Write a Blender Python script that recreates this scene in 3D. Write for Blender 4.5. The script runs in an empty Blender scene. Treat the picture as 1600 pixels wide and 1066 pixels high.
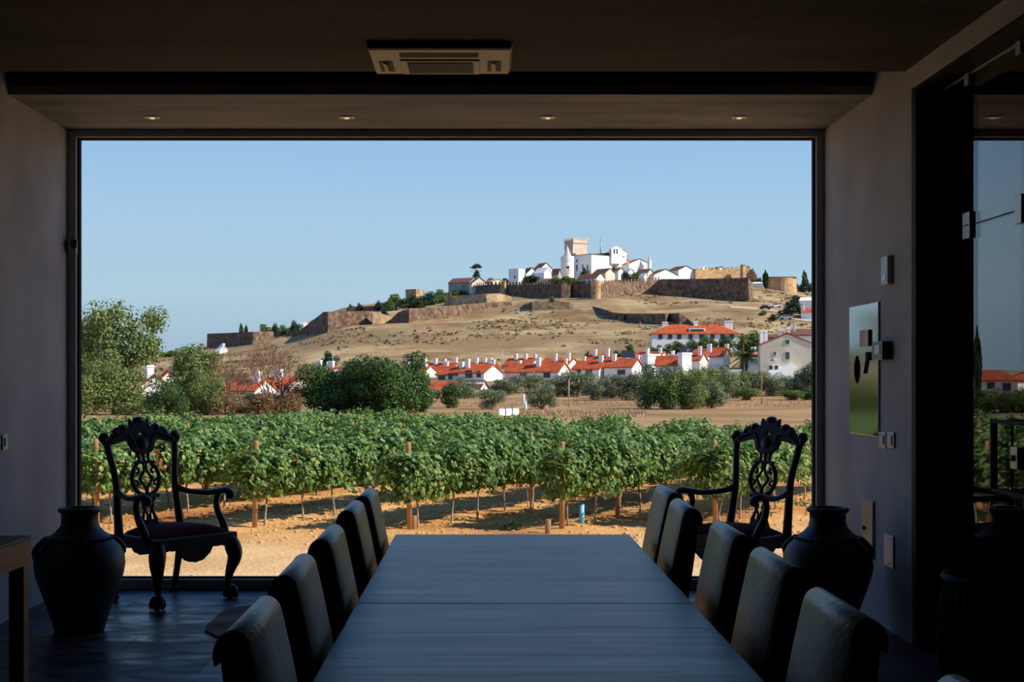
import bpy, math, random
from mathutils import Vector, Matrix, noise
C = bpy.context.scene.collection
PI = math.pi
F = 2100.0          # focal length in pixels of the 1600 x 1066 frame
VX, VY = 757.0, 590.0   # vanishing point of the depth direction
EYE = 1.4
def W(x, y, d):
    return Vector(((x-VX)*d/F, d, EYE+(VY-y)*d/F))

# ------------------------------------------------------------------ mesh builder
class MB:
    def __init__(s): s.v = []; s.f = []; s.sm = []
    def add(s, vs, fs, smooth=False):
        n = len(s.v); s.v += [tuple(v) for v in vs]; s.f += [tuple(i+n for i in f) for f in fs]; s.sm += [smooth]*len(fs)
    def hexa(s, p):   # 8 points: bottom ring 0-3, top ring 4-7
        s.add(p, [(3,2,1,0),(4,5,6,7),(0,1,5,4),(1,2,6,5),(2,3,7,6),(3,0,4,7)])
    def box(s, x0, x1, y0, y1, z0, z1):
        s.hexa([(x0,y0,z0),(x1,y0,z0),(x1,y1,z0),(x0,y1,z0),(x0,y0,z1),(x1,y0,z1),(x1,y1,z1),(x0,y1,z1)])
    def obox(s, o, ax, ay, az):   # origin corner + three edge vectors
        o = Vector(o); ax = Vector(ax); ay = Vector(ay); az = Vector(az)
        if ax.cross(ay).dot(az) < 0: o = o+ax; ax = -ax
        s.hexa([o, o+ax, o+ax+ay, o+ay, o+az, o+ax+az, o+ax+ay+az, o+ay+az])
    def tube(s, pts, rad, n=8, smooth=True, flat=1.0, flatdir=None, caps=True):
        pts = [Vector(p) for p in pts]
        if not isinstance(rad, (list, tuple)): rad = [rad]*len(pts)
        vs = []; fs = []
        up = Vector((0,0,1))
        t0 = (pts[1]-pts[0]).normalized()
        if abs(t0.z) > .9: up = Vector((0,1,0))
        a = t0.cross(up).normalized()
        for i, p in enumerate(pts):
            t = (pts[min(i+1, len(pts)-1)]-pts[max(i-1, 0)]).normalized()
            a = (a-t*a.dot(t)).normalized(); b = t.cross(a)
            for k in range(n):
                th = 2*PI*k/n
                o = (a*math.cos(th)+b*math.sin(th))*rad[i]
                if flatdir is not None:
                    fd = Vector(flatdir); o = o-fd*o.dot(fd)*(1-flat)
                vs.append(p+o)
        for i in range(len(pts)-1):
            for k in range(n):
                k2 = (k+1) % n
                fs.append((i*n+k, i*n+k2, (i+1)*n+k2, (i+1)*n+k))
        if caps:
            fs.append(tuple(range(n-1, -1, -1))); m = (len(pts)-1)*n
            fs.append(tuple(m+k for k in range(n)))
        s.add(vs, fs, smooth)
    def ring(s, pts, rad, n=8, **k):
        s.tube(list(pts)+[pts[0]], rad, n, caps=False, **k)
    def lathe(s, prof, c=(0,0,0), n=32, smooth=True):
        vs = []; fs = []
        for r, z in prof:
            for k in range(n):
                a = 2*PI*k/n; vs.append((c[0]+r*math.cos(a), c[1]+r*math.sin(a), c[2]+z))
        for i in range(len(prof)-1):
            for k in range(n):
                k2 = (k+1) % n; fs.append((i*n+k, i*n+k2, (i+1)*n+k2, (i+1)*n+k))
        fs.append(tuple(range(n-1,-1,-1))); m = (len(prof)-1)*n; fs.append(tuple(m+k for k in range(n)))
        s.add(vs, fs, smooth)
    def prism(s, poly, ext):   # planar polygon (3D points) extruded by vector
        n = len(poly); e = Vector(ext); vs = [Vector(p) for p in poly]; vs += [v+e for v in vs]
        fs = [tuple(range(n-1,-1,-1)), tuple(range(n, 2*n))]+[(i, (i+1) % n, n+(i+1) % n, n+i) for i in range(n)]
        s.add(vs, fs)
    def blob(s, c, r, n=10, m=7):
        vs = []; fs = []
        for i in range(1, m):
            ph = PI*i/m
            for k in range(n):
                a = 2*PI*k/n
                vs.append((c[0]+r[0]*math.sin(ph)*math.cos(a), c[1]+r[1]*math.sin(ph)*math.sin(a), c[2]-r[2]*math.cos(ph)))
        for i in range(m-2):
            for k in range(n):
                k2 = (k+1) % n; fs.append((i*n+k, i*n+k2, (i+1)*n+k2, (i+1)*n+k))
        b = len(vs); vs.append((c[0],c[1],c[2]-r[2])); vs.append((c[0],c[1],c[2]+r[2]))
        for k in range(n):
            k2 = (k+1) % n; fs.append((b, k2, k)); fs.append((b+1, (m-2)*n+k, (m-2)*n+k2))
        s.add(vs, fs, True)
    def build(s, name, mat, parent=None, origin=None, bevel=0, seg=2, fix=False):
        me = bpy.data.meshes.new(name)
        vs = s.v
        if origin is not None: vs = [(v[0]-origin[0], v[1]-origin[1], v[2]-origin[2]) for v in vs]
        me.from_pydata(vs, [], s.f)
        me.polygons.foreach_set('use_smooth', s.sm)
        if fix:
            import bmesh
            bm = bmesh.new(); bm.from_mesh(me); bmesh.ops.recalc_face_normals(bm, faces=bm.faces); bm.to_mesh(me); bm.free()
        me.materials.append(mat)
        o = bpy.data.objects.new(name, me); C.objects.link(o)
        if parent is not None: o.parent = parent
        elif origin is not None: o.location = origin
        if bevel:
            b = o.modifiers.new('bevel', 'BEVEL'); b.width = bevel; b.segments = seg; b.limit_method = 'ANGLE'; b.angle_limit = math.radians(35)
        return o
def spline(pts, k=6):
    pts = [Vector(p) for p in pts]; out = []
    P = [pts[0]*2-pts[1]]+pts+[pts[-1]*2-pts[-2]]
    for i in range(1, len(P)-2):
        for j in range(k):
            t = j/k; a, b, c, d = P[i-1], P[i], P[i+1], P[i+2]
            out.append(.5*((2*b)+(-a+c)*t+(2*a-5*b+4*c-d)*t*t+(-a+3*b-3*c+d)*t**3))
    out.append(pts[-1]); return out
def srad(r, k=6):
    return [v.x for v in spline([(a,0,0) for a in r], k)]

def tag(o, label, cat, group=None, kind=None):
    o['label'] = label; o['category'] = cat
    if group: o['group'] = group
    if kind: o['kind'] = kind
    return o
def empty(name, loc, rz=0):
    o = bpy.data.objects.new(name, None); C.objects.link(o); o.location = loc; o.rotation_euler = (0,0,rz); o.empty_display_size = .1; return o
def struct(o): o['kind'] = 'structure'; return o
def copy_tree(o, parent=None):
    c = o.copy(); C.objects.link(c)
    if parent is not None: c.parent = parent
    for ch in list(o.children): copy_tree(ch, c)
    return c
def smooth_lerp(tab, x):
    if x <= tab[0][0]: return tab[0][1]
    for (a, va), (b, vb) in zip(tab, tab[1:]):
        if x <= b: return va+(vb-va)*(x-a)/(b-a)
    return tab[-1][1]

# ------------------------------------------------------------------ materials
def srgb(r, g, b):
    f = lambda c: (c/255/12.92) if c/255 <= .04045 else ((c/255+.055)/1.055)**2.4
    return (f(r), f(g), f(b), 1)
def newmat(name):
    m = bpy.data.materials.new(name); m.use_nodes = True; nt = m.node_tree; b = nt.nodes['Principled BSDF']; return m, nt, b
def mat(name, c1, rough=.6, c2=None, scale=5., spec=.5, bump=0., bscale=None, metal=0., detail=6., stretch=None, coat=0., ramp=(.35,.65), bdist=.02):
    m, nt, b = newmat(name); N = nt.nodes; L = nt.links
    b.inputs['Roughness'].default_value = rough; b.inputs['Specular IOR Level'].default_value = spec; b.inputs['Metallic'].default_value = metal
    if coat: b.inputs['Coat Weight'].default_value = coat; b.inputs['Coat Roughness'].default_value = .15
    b.inputs['Base Color'].default_value = c1
    if c2 or bump:
        tc = N.new('ShaderNodeTexCoord'); mp = N.new('ShaderNodeMapping'); L.new(tc.outputs['Object'], mp.inputs['Vector'])
        if stretch: mp.inputs['Scale'].default_value = stretch
    if c2:
        t = N.new('ShaderNodeTexNoise'); t.inputs['Scale'].default_value = scale; t.inputs['Detail'].default_value = detail; L.new(mp.outputs[0], t.inputs['Vector'])
        r = N.new('ShaderNodeValToRGB'); r.color_ramp.elements[0].position = ramp[0]; r.color_ramp.elements[1].position = ramp[1]
        r.color_ramp.elements[0].color = c1; r.color_ramp.elements[1].color = c2
        L.new(t.outputs[0], r.inputs[0]); L.new(r.outputs[0], b.inputs['Base Color'])
    if bump:
        t2 = N.new('ShaderNodeTexNoise'); t2.inputs['Scale'].default_value = bscale or scale*4; t2.inputs['Detail'].default_value = 8; L.new(mp.outputs[0], t2.inputs['Vector'])
        bp = N.new('ShaderNodeBump'); bp.inputs['Strength'].default_value = bump; bp.inputs['Distance'].default_value = bdist
        L.new(t2.outputs[0], bp.inputs['Height']); L.new(bp.outputs[0], b.inputs['Normal'])
    return m
def leafmat(name, cols, trans=.35, rough=.5, spec=.3):
    """cols: list of (position, colour); one random value per leaf"""
    m, nt, b = newmat(name); N = nt.nodes; L = nt.links
    g = N.new('ShaderNodeNewGeometry'); r = N.new('ShaderNodeValToRGB'); cr = r.color_ramp
    while len(cr.elements) < len(cols): cr.elements.new(.5)
    for e, (p, c) in zip(cr.elements, cols): e.position = p; e.color = c
    L.new(g.outputs['Random Per Island'], r.inputs[0]); L.new(r.outputs[0], b.inputs['Base Color'])
    b.inputs['Roughness'].default_value = rough; b.inputs['Specular IOR Level'].default_value = spec
    tr = N.new('ShaderNodeBsdfTranslucent'); hs = N.new('ShaderNodeHueSaturation'); hs.inputs['Value'].default_value = 1.3; hs.inputs['Hue'].default_value = .485
    L.new(r.outputs[0], hs.inputs['Color']); L.new(hs.outputs[0], tr.inputs['Color'])
    mx = N.new('ShaderNodeMixShader'); mx.inputs[0].default_value = trans
    out = N['Material Output']; L.new(b.outputs[0], mx.inputs[1]); L.new(tr.outputs[0], mx.inputs[2]); L.new(mx.outputs[0], out.inputs['Surface'])
    return m
def glassmat(name, ior=1.5, tint=(1,1,1,1)):
    m, nt, b = newmat(name); N = nt.nodes; L = nt.links; N.remove(b)
    t = N.new('ShaderNodeBsdfTransparent'); t.inputs[0].default_value = tint
    g = N.new('ShaderNodeBsdfGlossy'); g.inputs['Roughness'].default_value = 0.0
    fr = N.new('ShaderNodeFresnel'); fr.inputs['IOR'].default_value = ior
    # same reflectance entering and leaving the pane
    geo = N.new('ShaderNodeNewGeometry'); mxi = N.new('ShaderNodeMix'); mxi.data_type = 'FLOAT'
    mxi.inputs[2].default_value = ior; mxi.inputs[3].default_value = 1/ior
    L.new(geo.outputs['Backfacing'], mxi.inputs[0]); L.new(mxi.outputs[0], fr.inputs['IOR'])
    mx = N.new('ShaderNodeMixShader'); L.new(fr.outputs[0], mx.inputs[0]); L.new(t.outputs[0], mx.inputs[1]); L.new(g.outputs[0], mx.inputs[2])
    L.new(mx.outputs[0], N['Material Output'].inputs['Surface'])
    return m
def emit(name, col, s):
    m, nt, b = newmat(name); b.inputs['Emission Color'].default_value = col; b.inputs['Emission Strength'].default_value = s; b.inputs['Base Color'].default_value = (.5,.5,.5,1); return m

M = {}
M['plaster'] = mat('plaster', srgb(164,161,163), .75, srgb(186,183,184), 1.6, spec=.25, bump=.25, bscale=7)
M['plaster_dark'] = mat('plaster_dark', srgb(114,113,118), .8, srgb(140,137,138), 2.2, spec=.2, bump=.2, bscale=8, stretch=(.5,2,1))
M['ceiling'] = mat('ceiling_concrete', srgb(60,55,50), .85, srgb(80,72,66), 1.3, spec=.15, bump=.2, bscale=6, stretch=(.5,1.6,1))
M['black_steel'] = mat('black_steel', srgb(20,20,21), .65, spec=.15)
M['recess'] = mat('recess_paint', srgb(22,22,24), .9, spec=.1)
M['frame'] = mat('window_aluminium', srgb(176,172,172), .55, spec=.4)
M['gasket'] = mat('rubber_gasket', srgb(12,12,14), .8, spec=.2)
M['glass'] = glassmat('window_glass', 1.22)
M['door_glass'] = glassmat('door_glass', 1.72)
M['mirror'] = mat('polished_steel', srgb(176,176,178), .09, metal=1.0)
M['steel'] = mat('brushed_steel', srgb(150,148,146), .35, metal=.9)
M['white_plastic'] = mat('white_plastic', srgb(205,205,208), .4)
M['black_plastic'] = mat('black_plastic', srgb(18,17,18), .35)
M['copper'] = mat('copper_panel', srgb(150,112,96), .5, srgb(190,160,145), 3., metal=.3, stretch=(1,1,.4))
M['leather'] = mat('dark_leather', srgb(162,160,150), .36, srgb(142,140,131), 30, spec=.6, bump=.12, bscale=60)
M['leather_side'] = mat('black_leather', srgb(16,15,15), .55, spec=.3)
M['chair_leg'] = mat('black_wood', srgb(18,14,12), .5, spec=.3)
M['mahogany'] = mat('dark_mahogany', srgb(40,22,15), .38, srgb(24,13,10), 12, spec=.4, stretch=(1,1,.3))
M['red_seat'] = mat('dark_red_velvet', srgb(92,22,18), .9, srgb(70,14,14), 40, spec=.1)
M['clay'] = mat('dark_glazed_clay', srgb(42,38,38), .5, srgb(26,24,26), 5, spec=.5, bump=.2, bscale=10)
M['console_wood'] = mat('light_walnut', srgb(196,142,92), .5, srgb(170,118,74), 4, stretch=(6,.6,6), spec=.3)
M['console_top'] = mat('dark_stone_top', srgb(36,34,34), .5, spec=.3)
M['hide'] = mat('brown_hide', srgb(168,132,112), .9, srgb(112,84,70), 3, spec=.1, bump=.4, bscale=40)
M['wicker'] = mat('dark_wicker', srgb(30,24,20), .7, spec=.2)
M['ac_plastic'] = mat('aged_cream_plastic', srgb(196,176,146), .5, spec=.4)
M['vent_bar'] = mat('vent_bar', srgb(24,22,20), .6)
M['ac_dark'] = mat('vent_dark', srgb(10,10,10), .7)
M['lamp'] = emit('warm_lamp', (1,.60,.25,1), 1.1)
M['white_wall'] = mat('whitewash', srgb(248,246,241), .9, srgb(238,235,228), .25, spec=.1)
M['cream_wall'] = mat('cream_plaster', srgb(232,222,198), .9, srgb(214,198,168), .3, spec=.1)
M['grey_wall'] = mat('grey_render', srgb(150,148,146), .9, srgb(176,172,166), .3, spec=.1)
M['marble'] = mat('pink_marble_stone', srgb(232,212,192), .85, srgb(216,190,166), .5, spec=.1, bump=.3, bscale=1.2, bdist=.3)
M['glass_dark'] = mat('dark_window', srgb(50,56,62), .2)
M['green_paint'] = mat('green_shutter', srgb(48,92,62), .5)
M['brown_paint'] = mat('brown_shutter', srgb(104,80,48), .6)
M['oldtile'] = mat('weathered_brown_tiles', srgb(140,96,74), .9, srgb(110,84,70), 1.2, spec=.1)
M['post_wood'] = mat('pale_post_wood', srgb(188,144,96), .85, srgb(156,114,74), 6, spec=.1, stretch=(4,4,.4), bump=.3)
M['vine_bark'] = mat('grey_vine_bark', srgb(178,160,138), .9, srgb(128,108,88), 12, spec=.1, bump=.5)
M['bark'] = mat('brown_bark', srgb(94,74,58), .95, srgb(64,50,40), 2., spec=.1)
M['twig'] = mat('dry_twigs', srgb(158,124,98), .95, srgb(130,100,80), 2., spec=.1)
M['cyan'] = mat('pale_blue_plastic', srgb(120,200,222), .5)
M['grey_metal'] = mat('galvanised_metal', srgb(170,176,172), .5, metal=.2)
M['gate_green'] = mat('pale_green_metal', srgb(150,176,150), .5)
M['white_metal'] = mat('white_painted_metal', srgb(232,234,232), .5)
M['red_paint'] = mat('red_paint', srgb(190,40,34), .5)
M['roadpath'] = mat('pale_gravel', srgb(208,186,158), .95, srgb(190,164,134), .6, spec=.05)

def tile_mat():
    m, nt, b = newmat('red_roof_tiles'); N = nt.nodes; L = nt.links
    tc = N.new('ShaderNodeTexCoord'); t = N.new('ShaderNodeTexNoise'); t.inputs['Scale'].default_value = 1.1; t.inputs['Detail'].default_value = 8
    L.new(tc.outputs['Object'], t.inputs['Vector'])
    r = N.new('ShaderNodeValToRGB'); r.color_ramp.elements[0].position = .3; r.color_ramp.elements[1].position = .7
    r.color_ramp.elements[0].color = srgb(176,76,44); r.color_ramp.elements[1].color = srgb(208,106,66)
    L.new(t.outputs[0], r.inputs[0]); L.new(r.outputs[0], b.inputs['Base Color'])
    b.inputs['Roughness'].default_value = .85; b.inputs['Specular IOR Level'].default_value = .1
    w = N.new('ShaderNodeTexWave'); w.inputs['Scale'].default_value = 1.3; w.inputs['Distortion'].default_value = .4
    L.new(tc.outputs['Object'], w.inputs['Vector'])
    bp = N.new('ShaderNodeBump'); bp.inputs['Strength'].default_value = .5; bp.inputs['Distance'].default_value = .06
    L.new(w.outputs[0], bp.inputs['Height']); L.new(bp.outputs[0], b.inputs['Normal'])
    return m
M['tiles'] = tile_mat()

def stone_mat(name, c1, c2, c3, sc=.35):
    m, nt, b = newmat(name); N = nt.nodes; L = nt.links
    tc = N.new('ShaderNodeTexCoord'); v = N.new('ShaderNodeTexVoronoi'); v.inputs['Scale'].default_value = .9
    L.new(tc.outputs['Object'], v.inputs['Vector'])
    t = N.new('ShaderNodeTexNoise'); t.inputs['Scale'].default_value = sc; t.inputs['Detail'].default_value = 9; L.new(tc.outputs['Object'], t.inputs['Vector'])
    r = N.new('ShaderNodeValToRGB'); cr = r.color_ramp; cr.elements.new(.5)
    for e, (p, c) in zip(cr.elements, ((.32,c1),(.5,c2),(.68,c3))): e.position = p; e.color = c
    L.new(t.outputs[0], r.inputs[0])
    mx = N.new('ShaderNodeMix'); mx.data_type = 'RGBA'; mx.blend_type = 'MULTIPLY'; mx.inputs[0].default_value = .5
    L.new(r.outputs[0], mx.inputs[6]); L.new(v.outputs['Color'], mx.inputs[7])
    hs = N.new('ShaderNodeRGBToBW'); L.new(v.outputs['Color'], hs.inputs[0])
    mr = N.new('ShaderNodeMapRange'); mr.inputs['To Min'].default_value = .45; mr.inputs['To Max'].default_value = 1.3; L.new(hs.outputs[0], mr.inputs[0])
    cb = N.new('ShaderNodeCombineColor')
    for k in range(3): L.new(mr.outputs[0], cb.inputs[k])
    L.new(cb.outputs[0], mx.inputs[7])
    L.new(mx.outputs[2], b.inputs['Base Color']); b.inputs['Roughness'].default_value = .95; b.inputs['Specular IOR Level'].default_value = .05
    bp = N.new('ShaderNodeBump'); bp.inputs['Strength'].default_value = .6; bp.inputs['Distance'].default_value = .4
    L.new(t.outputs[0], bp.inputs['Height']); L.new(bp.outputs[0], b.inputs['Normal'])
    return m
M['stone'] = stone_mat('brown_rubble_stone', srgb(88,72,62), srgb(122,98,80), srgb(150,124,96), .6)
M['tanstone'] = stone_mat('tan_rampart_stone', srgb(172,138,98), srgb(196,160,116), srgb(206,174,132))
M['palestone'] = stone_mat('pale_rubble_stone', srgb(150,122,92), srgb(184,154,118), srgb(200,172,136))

def wood_top():
    m, nt, b = newmat('dark_oak_table'); N = nt.nodes; L = nt.links
    tc = N.new('ShaderNodeTexCoord'); mp = N.new('ShaderNodeMapping'); mp.inputs['Scale'].default_value = (.6,14,14)
    L.new(tc.outputs['Object'], mp.inputs['Vector'])
    t = N.new('ShaderNodeTexNoise'); t.inputs['Scale'].default_value = 3; t.inputs['Detail'].default_value = 10; t.inputs['Distortion'].default_value = .6; L.new(mp.outputs[0], t.inputs['Vector'])
    r = N.new('ShaderNodeValToRGB'); r.color_ramp.elements[0].position = .4; r.color_ramp.elements[1].position = .62
    r.color_ramp.elements[0].color = srgb(16,14,14); r.color_ramp.elements[1].color = srgb(34,28,28)
    L.new(t.outputs[0], r.inputs[0]); L.new(r.outputs[0], b.inputs['Base Color'])
    # boards across the table
    sx = N.new('ShaderNodeSeparateXYZ'); L.new(tc.outputs['Object'], sx.inputs[0])
    md = N.new('ShaderNodeMath'); md.operation = 'PINGPONG'; md.inputs[1].default_value = .095; L.new(sx.outputs['Y'], md.inputs[0])
    gt = N.new('ShaderNodeMath'); gt.operation = 'LESS_THAN'; gt.inputs[1].default_value = .0022; L.new(md.outputs[0], gt.inputs[0])
    rr = N.new('ShaderNodeMapRange'); rr.inputs['To Min'].default_value = .24; rr.inputs['To Max'].default_value = .42; L.new(t.outputs[0], rr.inputs[0])
    L.new(rr.outputs[0], b.inputs['Roughness'])
    # tone of each board
    fl = N.new('ShaderNodeMath'); fl.operation = 'SNAP'; fl.inputs[1].default_value = .19; L.new(sx.outputs['Y'], fl.inputs[0])
    wn = N.new('ShaderNodeTexWhiteNoise'); wn.noise_dimensions = '1D'; L.new(fl.outputs[0], wn.inputs['W'])
    sp = N.new('ShaderNodeMapRange'); sp.inputs['To Min'].default_value = .22; sp.inputs['To Max'].default_value = .34; L.new(wn.outputs[0], sp.inputs[0])
    L.new(sp.outputs[0], b.inputs['Specular IOR Level'])
    ad = N.new('ShaderNodeMath'); ad.operation = 'MULTIPLY_ADD'; ad.inputs[1].default_value = -3.; L.new(gt.outputs[0], ad.inputs[0]); L.new(t.outputs[0], ad.inputs[2])
    bp = N.new('ShaderNodeBump'); bp.inputs['Strength'].default_value = .25; bp.inputs['Distance'].default_value = .002
    L.new(ad.outputs[0], bp.inputs['Height']); L.new(bp.outputs[0], b.inputs['Normal'])
    return m
M['table'] = wood_top()

def slate_mat():
    m, nt, b = newmat('slate_floor'); N = nt.nodes; L = nt.links
    tc = N.new('ShaderNodeTexCoord'); mp = N.new('ShaderNodeMapping'); mp.inputs['Location'].default_value = (.23,.1,0); L.new(tc.outputs['Object'], mp.inputs['Vector'])
    br = N.new('ShaderNodeTexBrick'); br.inputs['Scale'].default_value = 1; br.inputs['Brick Width'].default_value = .82; br.inputs['Row Height'].default_value = .46
    br.inputs['Mortar Size'].default_value = .006; br.inputs['Mortar Smooth'].default_value = .1; br.offset = .38
    br.inputs['Color1'].default_value = srgb(58,50,48); br.inputs['Color2'].default_value = srgb(84,72,68); br.inputs['Mortar'].default_value = srgb(16,15,15)
    L.new(mp.outputs[0], br.inputs['Vector'])
    t = N.new('ShaderNodeTexNoise'); t.inputs['Scale'].default_value = 3.; t.inputs['Detail'].default_value = 9; t.inputs['Distortion'].default_value = 1.; 
    mp2 = N.new('ShaderNodeMapping'); mp2.inputs['Scale'].default_value = (1,2.2,1); L.new(tc.outputs['Object'], mp2.inputs['Vector']); L.new(mp2.outputs[0], t.inputs['Vector'])
    mx = N.new('ShaderNodeMix'); mx.data_type = 'RGBA'; mx.blend_type = 'OVERLAY'; mx.inputs[0].default_value = .7
    L.new(br.outputs['Color'], mx.inputs[6]); L.new(t.outputs[0], mx.inputs[7]); L.new(mx.outputs[2], b.inputs['Base Color'])
    rr = N.new('ShaderNodeMapRange'); rr.inputs['From Min'].default_value = .3; rr.inputs['From Max'].default_value = .7; rr.inputs['To Min'].default_value = .25; rr.inputs['To Max'].default_value = .6; L.new(t.outputs[0], rr.inputs[0]); L.new(rr.outputs[0], b.inputs['Roughness'])
    bw = N.new('ShaderNodeRGBToBW'); L.new(br.outputs['Color'], bw.inputs[0]); sm = N.new('ShaderNodeMapRange'); sm.inputs['From Min'].default_value = .03; sm.inputs['From Max'].default_value = .07; sm.inputs['To Min'].default_value = .12; sm.inputs['To Max'].default_value = .42
    L.new(bw.outputs[0], sm.inputs[0]); L.new(sm.outputs[0], b.inputs['Specular IOR Level'])
    ad = N.new('ShaderNodeMath'); ad.operation = 'MULTIPLY_ADD'; ad.inputs[1].default_value = -2.5; L.new(br.outputs['Fac'], ad.inputs[0]); L.new(t.outputs[0], ad.inputs[2])
    bp = N.new('ShaderNodeBump'); bp.inputs['Strength'].default_value = .45; bp.inputs['Distance'].default_value = .006
    L.new(ad.outputs[0], bp.inputs['Height']); L.new(bp.outputs[0], b.inputs['Normal'])
    return m
M['slate'] = slate_mat()

def ground_mat(name, cols, sc, sc2, bumpd, patches=None, edge=None):
    m, nt, b = newmat(name); N = nt.nodes; L = nt.links
    tc = N.new('ShaderNodeTexCoord')
    def ns(s, det=8, dist=0):
        t = N.new('ShaderNodeTexNoise'); t.inputs['Scale'].default_value = s; t.inputs['Detail'].default_value = det; t.inputs['Distortion'].default_value = dist; L.new(tc.outputs['Object'], t.inputs['Vector']); return t
    a = ns(sc); r = N.new('ShaderNodeValToRGB'); cr = r.color_ramp
    while len(cr.elements) < len(cols): cr.elements.new(.5)
    for e, (p, c) in zip(cr.elements, cols): e.position = p; e.color = c
    fine = ns(sc2, 10)
    mm = N.new('ShaderNodeMath'); mm.operation = 'MULTIPLY_ADD'; mm.inputs[1].default_value = .35; L.new(fine.outputs[0], mm.inputs[0])
    sb = N.new('ShaderNodeMath'); sb.operation = 'MULTIPLY_ADD'; sb.inputs[1].default_value = 1.; sb.inputs[2].default_value = -.175; L.new(a.outputs[0], sb.inputs[0]); L.new(sb.outputs[0], mm.inputs[2])
    L.new(mm.outputs[0], r.inputs[0]); col = r.outputs[0]
    if edge:   # compacted pale sand of the track in front of the rows
        r2 = N.new('ShaderNodeValToRGB')
        while len(r2.color_ramp.elements) < 3: r2.color_ramp.elements.new(.5)
        for e, (p, c) in zip(r2.color_ramp.elements, edge): e.position = p; e.color = c
        L.new(mm.outputs[0], r2.inputs[0]); sx = N.new('ShaderNodeSeparateXYZ'); L.new(tc.outputs['Object'], sx.inputs[0])
        wv = ns(.35, 5); q = N.new('ShaderNodeMath'); q.operation = 'MULTIPLY_ADD'; q.inputs[1].default_value = 6.; L.new(wv.outputs[0], q.inputs[0]); L.new(sx.outputs['Y'], q.inputs[2])
        er = N.new('ShaderNodeMapRange'); er.inputs['From Min'].default_value = 21.8; er.inputs['From Max'].default_value = 25.2; L.new(q.outputs[0], er.inputs[0])
        mx = N.new('ShaderNodeMix'); mx.data_type = 'RGBA'; L.new(er.outputs[0], mx.inputs[0]); L.new(r2.outputs[0], mx.inputs[6]); L.new(col, mx.inputs[7]); col = mx.outputs[2]
    if patches:
        psc, pc, lo, hi = patches
        p = ns(psc, 6); pr = N.new('ShaderNodeMapRange'); pr.inputs['From Min'].default_value = lo; pr.inputs['From Max'].default_value = hi; L.new(p.outputs[0], pr.inputs[0])
        mx = N.new('ShaderNodeMix'); mx.data_type = 'RGBA'; L.new(pr.outputs[0], mx.inputs[0]); L.new(col, mx.inputs[6]); mx.inputs[7].default_value = pc; col = mx.outputs[2]
    L.new(col, b.inputs['Base Color']); b.inputs['Roughness'].default_value = 1; b.inputs['Specular IOR Level'].default_value = .03
    bp = N.new('ShaderNodeBump'); bp.inputs['Strength'].default_value = .8; bp.inputs['Distance'].default_value = bumpd
    L.new(mm.outputs[0], bp.inputs['Height']); L.new(bp.outputs[0], b.inputs['Normal'])
    return m
M['soil'] = ground_mat('orange_soil', [(.3,srgb(166,110,66)),(.5,srgb(212,156,94)),(.7,srgb(226,176,116))], .5, 14, .10, edge=((.3,srgb(204,158,102)),(.5,srgb(226,184,128)),(.7,srgb(236,200,146))))
M['dryfield'] = ground_mat('dry_field', [(.3,srgb(146,110,74)),(.5,srgb(170,134,94)),(.7,srgb(186,150,108))], .12, 2.5, .15, (.06, srgb(120,108,66), .55, .7))
M['hill'] = ground_mat('hill_grass', [(.34,srgb(134,104,72)),(.5,srgb(166,138,98)),(.64,srgb(190,164,120))], .05, .35, 1.2, (.016, srgb(150,124,88), .50, .62))

M['vine_leaf'] = leafmat('vine_leaves', [(0,srgb(64,92,38)),(.35,srgb(88,120,50)),(.7,srgb(116,146,66)),(.93,srgb(146,166,86)),(.988,srgb(168,168,84)),(1,srgb(158,84,50))], .3, .45, .45)
M['red_leaf'] = leafmat('withered_leaves', [(0,srgb(150,70,44)),(.6,srgb(190,96,66)),(1,srgb(206,140,90))], .3)
M['oak_leaf'] = leafmat('dark_tree_leaves', [(0,srgb(44,68,30)),(.6,srgb(70,100,44)),(1,srgb(108,134,62))], .25)
M['ash_leaf'] = leafmat('light_tree_leaves', [(0,srgb(84,100,48)),(.6,srgb(116,132,68)),(1,srgb(150,162,96))], .25)
M['olive_leaf'] = leafmat('olive_leaves', [(0,srgb(84,94,62)),(.5,srgb(112,122,84)),(1,srgb(150,156,120))], .2)
M['bush_leaf'] = leafmat('bush_leaves', [(0,srgb(76,96,42)),(.5,srgb(102,124,56)),(1,srgb(122,142,70))], .25)
M['dark_leaf'] = leafmat('evergreen_leaves', [(0,srgb(34,52,34)),(.6,srgb(50,72,42)),(1,srgb(74,94,56))], .15)
M['dry_leaf'] = leafmat('dry_leaves', [(0,srgb(126,96,70)),(.6,srgb(150,116,84)),(1,srgb(128,124,76))], .25)
M['scrub'] = leafmat('brown_scrub', [(0,srgb(116,90,64)),(.6,srgb(140,112,80)),(1,srgb(126,116,76))], .1)
M['straw'] = leafmat('straw', [(0,srgb(168,134,94)),(1,srgb(190,158,112))], .2)
M['magenta'] = leafmat('bougainvillea', [(0,srgb(150,60,100)),(1,srgb(120,70,70))], .25)

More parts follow.
